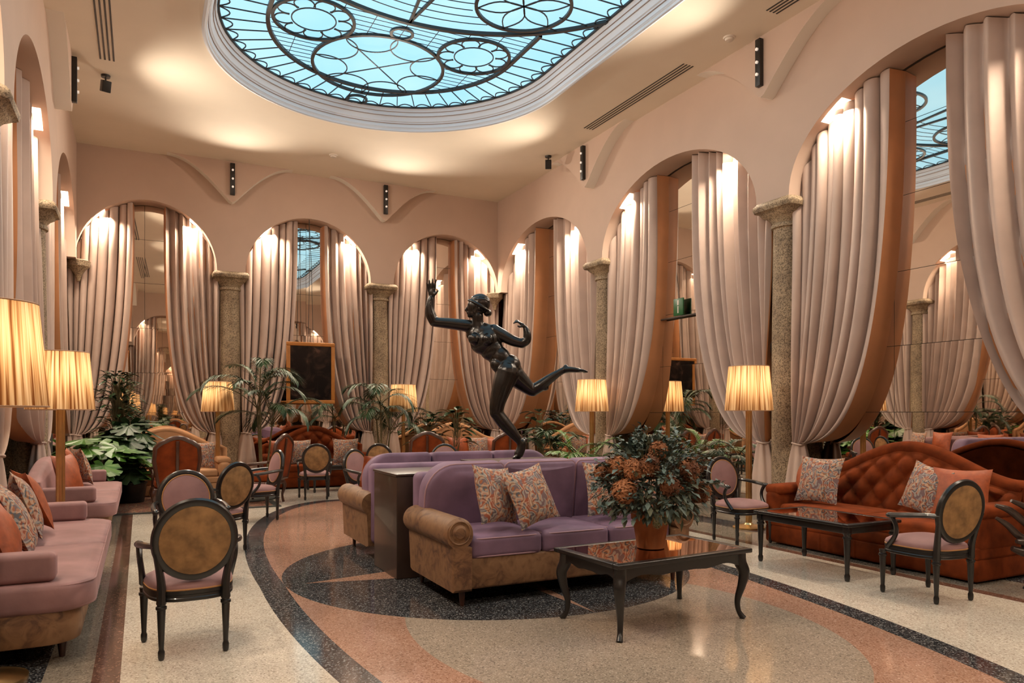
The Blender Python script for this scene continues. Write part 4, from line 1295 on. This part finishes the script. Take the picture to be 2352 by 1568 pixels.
# pink sofas along the left wall (front = -y, turned to +x)
def pink_sofa(label, loc, W=3.0, D=.74):
    t = thing('curved_end_sofa', label, 'sofa', loc, PI / 2, 'dusty pink sofas along the left wall')
    w2 = W / 2
    def outl(w, d, r, back=True):
        o = []
        for a0, cx, cy in ((PI, -w + r, -d + r), (1.5 * PI, w - r, -d + r)):
            for i in range(9):
                a = a0 + PI / 2 * i / 8; o.append((cx + r * math.cos(a), cy + r * math.sin(a)))
        return o + [(w, d), (-w, d)]
    def ext(o, z0, z1, rr=.03, dome=0.0):
        N = len(o); lay = [(-rr, z0), (-rr * .3, z0 + rr * .3), (0, z0 + rr), (0, z1 - rr), (-rr * .3, z1 - rr * .3), (-rr, z1)]
        V = []; F = []
        for d, z in lay:
            V += [(x * (1 + d / w2), y * (1 + d / (D / 2)), z) for x, y in o]
        for s in (.8, .5, .2): V += [(x * s, y * s, z1 + dome * (1 - s * s)) for x, y in o]
        L = len(lay) + 3
        for k in range(L - 1):
            for i in range(N): F.append((k * N + i, k * N + (i + 1) % N, k * N + N + (i + 1) % N, k * N + N + i))
        F += [tuple(reversed(range(N))), tuple((L - 1) * N + i for i in range(N))]
        return V, F
    ob('base', ext(outl(w2 - .02, D / 2 - .03, .18), .12, .32, .015), M['damask'], t, ang=35)
    for sx in (-1, 1):
        o = [(x, y) for x, y in outl(w2 / 2 - .003, D / 2 + .03, .16)]
        rr = .16
        w = w2 / 2 - .003; d = D / 2 + .03
        o = [(-sx * w, d), (-sx * w, -d)]
        for i in range(10):
            a = PI / 2 * i / 9; o.append((sx * (w - .20 + .20 * math.sin(a)), -d + .20 - .20 * math.cos(a)))
        o.append((sx * w, d))
        q = ob('seat_cushion', G().add(ext(o, 0, .165, .035, .02), T(sx * (w2 / 2), -.02, .31)), M['pink'], t, ang=50)
        g = G()
        for z in (.02, .150): g.add(tube([(x * .985 + sx * w2 / 2, y * .985 - .02, .31 + z) for x, y in o], .007, 5, True))
        ob('piping', g, M['pink'], q)
        a = ob('arm_rest', G().add(rbox(.15, .56, .17, .035, 4, 3), T(sx * (w2 - .13), .06, .565)), M['pink'], t)
        for sy in (-1, 1):
            ob('leg', G().add(lathe([(.017, 0), (.032, .14)], 12), T(sx * (w2 - .22), sy * (D / 2 - .13), 0)), M['walnut'], t)
    n = 30
    o = [(-w2 + .03, .40)] + [(-w2 + .03 + (W - .06) * i / n, .72 + .20 * math.sin(PI * i / n) ** .8) for i in range(n + 1)] + [(w2 - .03, .40)]
    ob('back_cushion', G().add(slab(o, .16, .05, 4, puff=.02), T(0, D / 2 - .06, 0, rx=-.08, rz=0) @ T(0, 0, 0, rz=PI)), M['pink'], t, ang=45)
    return t
pk = pink_sofa('dusty pink sofa nearest the camera on the left wall', (-.66, 6.45, 0))
dup(pk, (-.66, 10.75, 0), PI / 2, 'dusty pink sofa farther down the left wall, beyond the lamp pole')

# ------------------------------------------------------------------ cushions
CU = {}
def cushion(m, loc, rz, tilt, label, w=.48, roll=0.0, group=None):
    key = (m, round(w, 2))
    if key not in CU:
        CU[key] = ob('cushion', pillow(w, w, .17, seed=len(CU)), M[m]); o = CU[key]
    else:
        o = CU[key].copy(); COL.objects.link(o)
    o.location = loc
    o.rotation_mode = 'ZYX' if False else 'XYZ'
    o.matrix_world = Matrix.Translation(loc) @ Matrix.Rotation(rz, 4, 'Z') @ Matrix.Rotation(tilt, 4, 'X') @ Matrix.Rotation(roll, 4, 'Y')
    setp(o, label, 'cushion', group or ('paisley cushions' if m == 'paisley' else 'plain orange cushions'))
    return o
SEAT = .52
cushion('paisley', (2.54, 5.36, .80), .50, -.30, 'paisley cushion against the left arm of the front mauve sofa', roll=.12)
cushion('paisley', (2.82, 5.28, .79), .30, -.38, 'paisley cushion overlapping another, second from the left arm of the front mauve sofa', roll=-.15)
cushion('paisley', (3.66, 5.38, .80), -.2, -.30, 'paisley cushion on the front mauve sofa partly behind the bouquet')
cushion('paisley', (3.97, 5.5, .82), -.5, -.22, 'paisley cushion in the right corner of the front mauve sofa behind flowers')
cushion('silk', (6.74, 6.02, .74), -2.3, -.25, 'orange silk cushion at the far end of the long rust sofa', w=.46)
cushion('paisley', (6.62, 5.72, .73), -1.45, -.30, 'paisley cushion at the far end of the long rust sofa', w=.52)
cushion('paisley', (6.70, 4.55, .73), -1.75, -.30, 'paisley cushion on the long rust sofa behind the near oval-back chair', w=.48, roll=.2)
cushion('silk', (6.72, 4.22, .72), -1.2, -.30, 'orange silk cushion at the near end of the long rust sofa', w=.48)
cushion('silk', (-.78, 7.02, .77), 1.9, -.40, 'tall orange silk cushion at the far end of the near pink sofa', w=.50)
cushion('paisley', (-.78, 6.66, .76), 1.75, -.35, 'paisley cushion in front of the orange one on the near pink sofa', w=.52)
cushion('paisley', (-.74, 5.88, .74), 1.65, -.42, 'paisley cushion at the left frame edge on the near pink sofa', w=.50)
cushion('silk', (-.76, 5.40, .73), 1.6, -.35, 'orange silk cushion cut by the left frame edge on the near pink sofa', w=.46)
cushion('silk', (-.74, 9.85, .75), 1.2, -.30, 'orange silk cushion at the near end of the far pink sofa', w=.50)
cushion('paisley', (-.72, 11.55, .75), 1.9, -.30, 'paisley cushion at the far end of the far pink sofa', w=.52)
cushion('silk', (-.80, 11.0, .77), 1.6, -.25, 'orange silk cushion half hidden between others on the far pink sofa', w=.50)
cushion('paisley', (-.02, 14.60, .70), .2, -.3, 'paisley cushion on the beige sofa left of the dark bergere', w=.50)
cushion('paisley', (.98, 14.60, .70), -.2, -.3, 'paisley cushion on the beige sofa right of the dark bergere', w=.50)
cushion('silk', (2.46, 15.0, .70), .35, -.3, 'rust cushion at the left end of the tufted back sofa', w=.50)
cushion('paisley', (2.80, 14.93, .70), .1, -.3, 'paisley cushion left of centre on the tufted back sofa', w=.50)
cushion('paisley', (3.72, 14.95, .70), -.2, -.3, 'paisley cushion right of centre on the tufted back sofa', w=.52)
cushion('silk', (6.22, 14.98, .70), .1, -.3, 'orange cushion in the middle of the peach sofa behind the statue', w=.52)
cushion('paisley', (6.66, 14.93, .70), -.05, -.3, 'paisley cushion right of the orange one on the peach sofa', w=.50)
cushion('paisley', (5.62, 14.98, .70), .2, -.3, 'paisley cushion at the left end of the peach sofa', w=.50)
cushion('silk', (7.04, 14.95, .70), -.3, -.3, 'orange cushion at the right end of the peach sofa', w=.48)
cushion('silk', (2.32, 7.98, .80), PI + .4, -.30, 'orange cushion peeking past the arm of the rear mauve sofa', w=.42)

# ------------------------------------------------------------------ floor lamps
def floor_lamp(label, loc, zc=1.77, r0=.245, r1=.295, hh=.56):
    t = thing('floor_lamp', label, 'lamp', loc, 0, 'brass floor lamps with pleated shades')
    ob('base', lathe([(.20, 0), (.20, .02), (.16, .035), (.06, .05), (.045, .07)], 32), M['brass'], t)
    g = G()
    V = []; n = 24
    g.add(lathe([(.034, .06), (.034, zc - .20), (.02, zc - .19), (.012, zc - .02)], 20))
    for i in range(10):
        a = 2 * PI * i / 10; g.add(tube([(.034 * math.cos(a), .034 * math.sin(a), .08), (.034 * math.cos(a), .034 * math.sin(a), zc - .22)], .006, 5))
    ob('pole', g, M['brass'], t)
    z0, z1 = zc - hh / 2, zc + hh / 2
    n = 160; V = []; F = []
    for z, r in ((z0, r1), (z1, r0)):
        for i in range(n):
            a = 2 * PI * i / n; rr = r + .003 * (1 if i % 2 else -1); V.append((rr * math.cos(a), rr * math.sin(a), z - zc))
    for i in range(n): j = (i + 1) % n; F.append((i, j, n + j, n + i))
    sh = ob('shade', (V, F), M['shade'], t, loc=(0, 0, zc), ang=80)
    g = G()
    for z, r in ((z0, r1), (z1, r0)): ob('rim', tube([(r * math.cos(2 * PI * i / 48), r * math.sin(2 * PI * i / 48), z - zc) for i in range(48)], .005, 5, True), M['cord'], sh)
    for i in range(3):
        a = 2.1 * i; g.add(tube([(0, 0, .10), ((r0 + .02) * math.cos(a), (r0 + .02) * math.sin(a), .10)], .003, 4))
    ob('spider', g, M['brass'], sh)
    ob('bulb', G().add(ball(.035, n=8), T(0, 0, zc - .02)), M['bulb'], t)
    d = bpy.data.lights.new('bulb_light', 'POINT'); d.energy = LAMP_W; d.color = (1, .78, .54); d.shadow_soft_size = .06
    l = bpy.data.objects.new('bulb_light', d); COL.objects.link(l); l.parent = t; l.location = (0, 0, zc + .06)
    return t
fl = floor_lamp('brass floor lamp with lit pleated shade beside the column and rust sofa', (6.90, 7.05, 0))
for loc, lb in (((7.12, 11.05, 0), 'lit floor lamp before the farther right-wall column among the plants'),
                ((-.70, 8.43, 0), 'lit floor lamp whose pole stands between the two pink sofas'),
                ((-.75, 4.84, 0), 'large lit floor lamp shade cut by the left frame edge'),
                ((1.30, 14.95, 0), 'lit floor lamp at the back wall left of the palm'),
                ((4.86, 14.7, 0), 'lit floor lamp at the back wall behind the right palm')):
    dup(fl, loc, 0, lb)

# ------------------------------------------------------------------ plants
def leaf_blade(g, base, dirv, L, W, droop=.25, fold=.15, n=5, up=Vector((0, 0, 1)), shape=1.0):
    d = Vector(dirv).normalized(); side = d.cross(up)
    side = side.normalized() if side.length > 1e-4 else Vector((1, 0, 0))
    nr = side.cross(d)
    V = []; F = []
    for i in range(n + 1):
        t = i / n
        c = Vector(base) + d * (L * t) + Vector((0, 0, -droop * L * t * t))
        wv = W / 2 * (math.sin(PI * min(1, t ** .75 * .97 + .015)) ** shape)
        V += [tuple(c + side * wv + nr * fold * wv), tuple(c), tuple(c - side * wv + nr * fold * wv)]
    for i in range(n):
        a = 3 * i
        F += [(a, a + 1, a + 4, a + 3), (a + 1, a + 2, a + 5, a + 4)]
    g.add((V, F))
def frond(gl, gs, base, az, el, L, nl, ll, lw, curve=1.1, rnd=random):
    """palm frond: arching midrib with paired narrow leaflets"""
    p = Vector(base); pts = [p.copy()]; e = el; N = 14
    for i in range(N):
        p = p + Vector((math.cos(az) * math.cos(e), math.sin(az) * math.cos(e), math.sin(e))) * L / N
        e -= curve / N * (.4 + 1.3 * i / N); pts.append(p.copy())
    gs.add(tube(pts, lerp_list([.011, .007, .003], N + 1), 5))
    for k in range(nl):
        t = .28 + .72 * k / (nl - 1); f = t * N; i = min(int(f), N - 1); q = pts[i].lerp(pts[i + 1], f - i)
        tan = (pts[i + 1] - pts[i]).normalized(); sd_ = tan.cross(Vector((0, 0, 1))).normalized()
        s = math.sin(PI * (.16 + .80 * (t - .28) / .72)) ** .6
        for sg in (-1, 1):
            d = sd_ * sg * (1.0 - .55 * t) + tan * (.55 + .5 * t) + Vector((0, 0, .18 + rnd.uniform(-.12, .1)))
            leaf_blade(gl, q, d, ll * s * rnd.uniform(.85, 1.1), lw, droop=.42, n=3)
def planter(t, r, h, m='darkwood'):
    ob('pot', lathe([(r * .8, 0), (r * .86, .02), (r, h - .03), (r * 1.06, h - .02), (r * 1.06, h), (r * .95, h), (r * .93, h - .05)], 24), M[m], t)
def palm(label, loc, n, L, h0, seed, m='palm', spread=(.5, 1.25), ll=.42, lw=.032, pot=(.22, .38), nl=24, stems=3, trunk=.5, curve=1.5):
    rn = random.Random(seed)
    t = thing('palm_plant', label, 'plant', loc, 0, 'potted palms')
    planter(t, *pot)
    gl, gs = G(), G()
    for k in range(n):
        az = 2 * PI * k / n * 1.0 + rn.uniform(-.35, .35); el = rn.uniform(*spread)
        st = k % stems; a = 2.1 * st
        b = Vector((.06 * math.cos(a), .06 * math.sin(a), pot[1] - .06)); tp_ = b + Vector((.10 * math.cos(a), .10 * math.sin(a), trunk * (.8 + .25 * st)))
        frond(gl, gs, tp_ + Vector((0, 0, rn.uniform(-.1, .05))), az, el, L * rn.uniform(.75, 1.1), nl, ll, lw, curve * rn.uniform(.8, 1.3), rn)
    for st in range(stems):
        a = 2.1 * st; b = Vector((.06 * math.cos(a), .06 * math.sin(a), pot[1] - .06)); tp_ = b + Vector((.10 * math.cos(a), .10 * math.sin(a), trunk * (.8 + .25 * st)))
        gs.add(tube([b, tp_], [.022, .014], 7))
    ob('foliage', gl, M[m], t, ang=None); ob('stem', gs, M['stem'], t)
    return t
palm('tall feathery palm at the back wall between the left lamp and the hanging picture', (2.00, 14.15, 0), 20, 1.25, .9, 11, spread=(.55, 1.45), ll=.36, lw=.024, nl=36, trunk=1.15, curve=1.9)
palm('feathery palm at the back wall right of the hanging picture', (4.28, 14.25, 0), 19, 1.10, .9, 12, spread=(.5, 1.4), ll=.34, lw=.024, nl=34, trunk=1.0, curve=1.9)
palm('bright green low palm under the lamp near the right back corner', (6.62, 10.65, 0), 13, .75, .6, 13, m='fresh', spread=(.5, 1.4), ll=.30, lw=.036, nl=16, trunk=.25, curve=1.1)
palm('darker palm at the right wall, left of the bright green one', (6.66, 11.72, 0), 12, .58, .6, 14, spread=(.6, 1.4), ll=.34, lw=.05, nl=16, trunk=.45)
palm('small palm in front of the middle right-wall mirror', (6.98, 9.6, 0), 10, .62, .6, 15, spread=(.5, 1.35), ll=.32, nl=18, trunk=.3)
def broadleaf(label, loc, h, n, L, W, seed, m, rad=.35, pot=(.2, .35), name='rubber_plant', z0=.45, droop=.3, group='broad-leaved potted plants'):
    rn = random.Random(seed)
    t = thing(name, label, 'plant', loc, 0, group)
    planter(t, *pot)
    gl, gs = G(), G()
    for k in range(n):
        z = z0 + (h - z0) * rn.random() ** .8; az = rn.uniform(0, 2 * PI); rr = rad * rn.uniform(.15, .8) * (1 - .35 * (z - z0) / (h - z0))
        b = Vector((rr * math.cos(az), rr * math.sin(az), z))
        d = Vector((math.cos(az), math.sin(az), rn.uniform(-.15, .75)))
        leaf_blade(gl, b, d, L * rn.uniform(.7, 1.15), W * rn.uniform(.8, 1.1), droop=droop, fold=.22, n=5, shape=.75)
        if k % 2 == 0: gs.add(tube([(0.02 * math.cos(az), .02 * math.sin(az), max(pot[1] - .05, z - .35)), tuple(b * .55 + Vector((0, 0, z * .42))), tuple(b)], [.010, .007, .005], 5))
    ob('foliage', gl, M[m], t, ang=None); ob('stem', gs, M['stem'], t)
    return t
broadleaf('glossy fiddle-leaf plant behind the left end of the peach sofa', (5.30, 14.40, 0), 1.45, 46, .30, .16, 21, 'darkleaf', z0=.75)
broadleaf('dark broad-leaved plant behind the peach sofa, left of the statue', (5.92, 14.42, 0), 1.55, 42, .32, .18, 22, 'darkleaf', z0=.8)
broadleaf('dark glossy plant at the right wall behind the small palms', (7.0, 12.75, 0), 1.5, 44, .30, .17, 23, 'darkleaf', z0=.5)
broadleaf('tall dark ficus in the back left corner', (-.35, 14.15, 0), 2.15, 230, .22, .07, 24, 'darkleaf', rad=.45, name='ficus_plant', z0=.9)
def monstera(label, loc, seed, m, n, R0=.75, h=1.15):
    rn = random.Random(seed)
    t = thing('monstera_plant', label, 'plant', loc, 0, 'monsteras at the end of the left wall')
    planter(t, .24, .34, 'black')
    gl, gs = G(), G()
    for k in range(n):
        az = rn.uniform(0, 2 * PI); el = rn.uniform(.15, 1.35); rr = R0 * rn.uniform(.5, 1.0)
        tip = Vector((rr * math.cos(el) * math.cos(az), rr * math.cos(el) * math.sin(az), .34 + (h - .34) * math.sin(el) * rn.uniform(.7, 1.0)))
        gs.add(tube(spline([(0, 0, .3), tuple(tip * .45 + Vector((0, 0, .28))), tuple(tip)], 5), .008, 5))
        s = rn.uniform(.22, .36); d = Vector((math.cos(az), math.sin(az), rn.uniform(-.8, .1))).normalized()
        sd_ = d.cross(Vector((0, 0, 1))).normalized(); nr = sd_.cross(d)
        # heart-shaped blade with deep notches
        o = []
        for i in range(33):
            q = -PI * .93 + 2 * PI * .93 * i / 32
            r = s * (.62 + .38 * math.cos(q * .5)) * (1.0 if i % 4 else .62)
            o.append(tip + d * (r * math.cos(q) + s * .12) + sd_ * (r * math.sin(q) * .92) + nr * (-.10 * s * (math.sin(q) ** 2) - .12 * s * max(0, math.cos(q))))
        V = [tuple(tip)] + [tuple(x) for x in o]
        gl.add((V, [(0, i, i + 1) for i in range(1, 33)]))
    ob('foliage', gl, M[m], t, ang=None); ob('stem', gs, M['stem'], t)
monstera('bright green monstera at the end of the left wall beside the far pink sofa', (-.55, 12.95, 0), 31, 'fresh', 60, .85, 1.15)
monstera('darker monstera behind the bright green one before the beige sofa', (-.15, 13.55, 0), 32, 'palm', 44, .75, 1.35)

# ------------------------------------------------------------------ rugs
t = thing('patterned_rug', 'patterned red-brown rug with black border under the dark bergere at the left', 'rug', (.75, 13.3, 0))
ob('pile', rbox(2.3, 2.5, .012, .004, 1), M['rug'], t, loc=(0, 0, .006), ang=None)
g = G()
for x0, x1, y0, y1 in ((-1.22, 1.22, -1.34, -1.22), (-1.22, 1.22, 1.22, 1.34), (-1.22, -1.12, -1.22, 1.22), (1.12, 1.22, -1.22, 1.22)): g.add(box(x0, x1, y0, y1, 0, .014))
ob('border', g, M['dark_rug'], t, ang=None)
setp(ob('round_rug', G().add(lathe([(.99, 0), (1, .008), (.99, .014)], 48), T(sc=(.62, 1.25, 1))), M['dark_rug'], loc=(1.58, 13.9, .015)), 'dark oval rug left of the tufted sofa at the back wall', 'rug')

# ------------------------------------------------------------------ flower arrangement on the coffee table
def bouquet():
    rn = random.Random(5)
    t = thing('flower_arrangement', 'large dried hydrangea and eucalyptus bouquet in a terracotta pot on the coffee table', 'flowers', (3.24, 4.26, .50))
    ob('pot', lathe([(.088, 0), (.096, .004), (.128, .20), (.138, .205), (.140, .245), (.128, .25), (.12, .20)], 32), M['terracotta'], t)
    C = Vector((0, 0, .44)); RX, RZ = .37, .31
    def pt(az, el, f=1.0):
        return C + Vector((RX * f * math.cos(el) * math.cos(az), RX * f * math.cos(el) * math.sin(az), RZ * f * math.sin(el)))
    gb, go_, gs = G(), G(), G()
    for k in range(2600):
        az = rn.uniform(0, 2 * PI); el = rn.uniform(-.75, 1.5); f = rn.uniform(.55, 1.08)
        b = pt(az, el, f); d = (b - C).normalized() + Vector((rn.uniform(-.7, .7), rn.uniform(-.7, .7), rn.uniform(-.6, .6)))
        leaf_blade(go_ if rn.random() < .6 else gb, b, d, rn.uniform(.035, .075), rn.uniform(.022, .045), droop=.3, n=2, shape=.6)
    for k in range(46):                                               # eucalyptus sprigs that stand out
        az = rn.uniform(0, 2 * PI); el = rn.uniform(-.5, 1.4); b0 = pt(az, el, .6); b1 = pt(az + rn.uniform(-.2, .2), el + rn.uniform(-.1, .15), rn.uniform(1.15, 1.42))
        gs.add(tube([b0, b1], .0025, 4))
        for q in range(9):
            p = b0.lerp(b1, .35 + .65 * q / 8)
            for sg in (-1, 1):
                leaf_blade(gb, p, Vector((rn.uniform(-1, 1), rn.uniform(-1, 1), rn.uniform(-.6, .8))), rn.uniform(.03, .05), .032, .2, n=2, shape=.5)
    for k in range(20):
        az = 2 * PI * k / 20; gs.add(tube([(0.02 * math.cos(az), .02 * math.sin(az), .2), pt(az, -.2 + .9 * rn.random(), .8)], .003, 4))
    ob('eucalyptus', gb, M['bluegreen'], t, ang=None); ob('foliage', go_, M['olive'], t, ang=None); ob('stem', gs, M['stem'], t)
    # camera lies to the south-west: heads are spread all round
    heads = [(-2.25, .60, .085), (-1.85, .10, .078), (-2.75, -.05, .105), (-2.6, .5, .09), (-1.25, .45, .085), (-.9, -.1, .095), (-.6, .5, .08), (-1.9, 1.1, .075), (.1, .2, .09), (.9, .3, .09), (1.7, .2, .09), (2.5, .3, .09), (-3.1, .55, .08)]
    def head(name, p, r, m, n=120, ps=.028):
        g = G(); 
        for k in range(n):
            a = k * 2.39996; zz = 1 - 2 * (k + .5) / n; q = math.sqrt(1 - zz * zz)
            d = Vector((q * math.cos(a), q * math.sin(a), zz)); c = p + d * r * rn.uniform(.82, 1.08); d = (d + Vector((rn.uniform(-.6, .6), rn.uniform(-.6, .6), rn.uniform(-.6, .6)))).normalized()
            u = d.orthogonal().normalized(); v = d.cross(u); rr = rn.uniform(0, PI)
            for w_ in range(2):
                e1 = u * math.cos(rr + w_ * PI / 2) + v * math.sin(rr + w_ * PI / 2); e2 = d.cross(e1)
                L = ps * rn.uniform(.7, 1.1)
                V = [c - e1 * L + d * L * .35, c - e2 * L * .45, c + e1 * L + d * L * .35, c + e2 * L * .45]
                g.add(([tuple(x) for x in V], [(0, 1, 2, 3)]))
        g.add(ball(r * .62, n=8), Matrix.Translation(p))
        return ob(name, g, M[m], t, ang=None)
    for az, el, r in heads: head('hydrangea', pt(az, el, .93), r * .68, 'hydrangea', 170, .030)
    for az, el in ((-2.05, -.72), (-1.80, -.78), (-2.0, -.95)): head('white_flower', pt(az, el, .95), .030, 'ivory', 50, .012)
bouquet()

# ------------------------------------------------------------------ dark branching piece at the right frame edge
t = thing('branch_sculpture', 'dark branching wood piece on a black leg cut by the right frame edge', 'sculpture', (6.70, 3.50, 0))
g = G()
rn = random.Random(8)
CR, CF = Vector((math.cos(.465), -math.sin(.465), 0)), Vector((math.sin(.465), math.cos(.465), 0))
for P, r in (([(-.05, 0, .47), (-.18, 0, .56), (-.29, .01, .65), (-.40, .02, .69)], (.05, .032, .030, .014)), ([(-.05, 0, .60), (-.18, -.03, .68), (-.31, -.04, .735)], (.045, .028, .014)), ([(-.05, .0, .36), (-.18, .03, .42), (-.28, .05, .52), (-.37, .06, .58)], (.05, .032, .026, .013)),
             ([(-.05, 0, .36), (-.15, -.02, .385), (-.26, -.03, .40)], (.05, .036, .018)), ([(-.05, 0, .32), (-.16, .0, .30), (-.27, .01, .335)], (.05, .042, .022)), ([(-.10, 0, .26), (-.02, 0, .45), (.0, .02, .70)], (.06, .08, .04))):
    g.add(stube([tuple(CR * a + CF * b + Vector((0, 0, z))) for a, b, z in P], list(r), 9, 5))
ob('branches', g, M['darkwood'], t)
ob('stand', G().add(lathe([(.05, 0), (.035, .03), (.03, .25), (.06, .33), (.06, .36)], 16), T(*(CR * -.13))), M['black'], t)
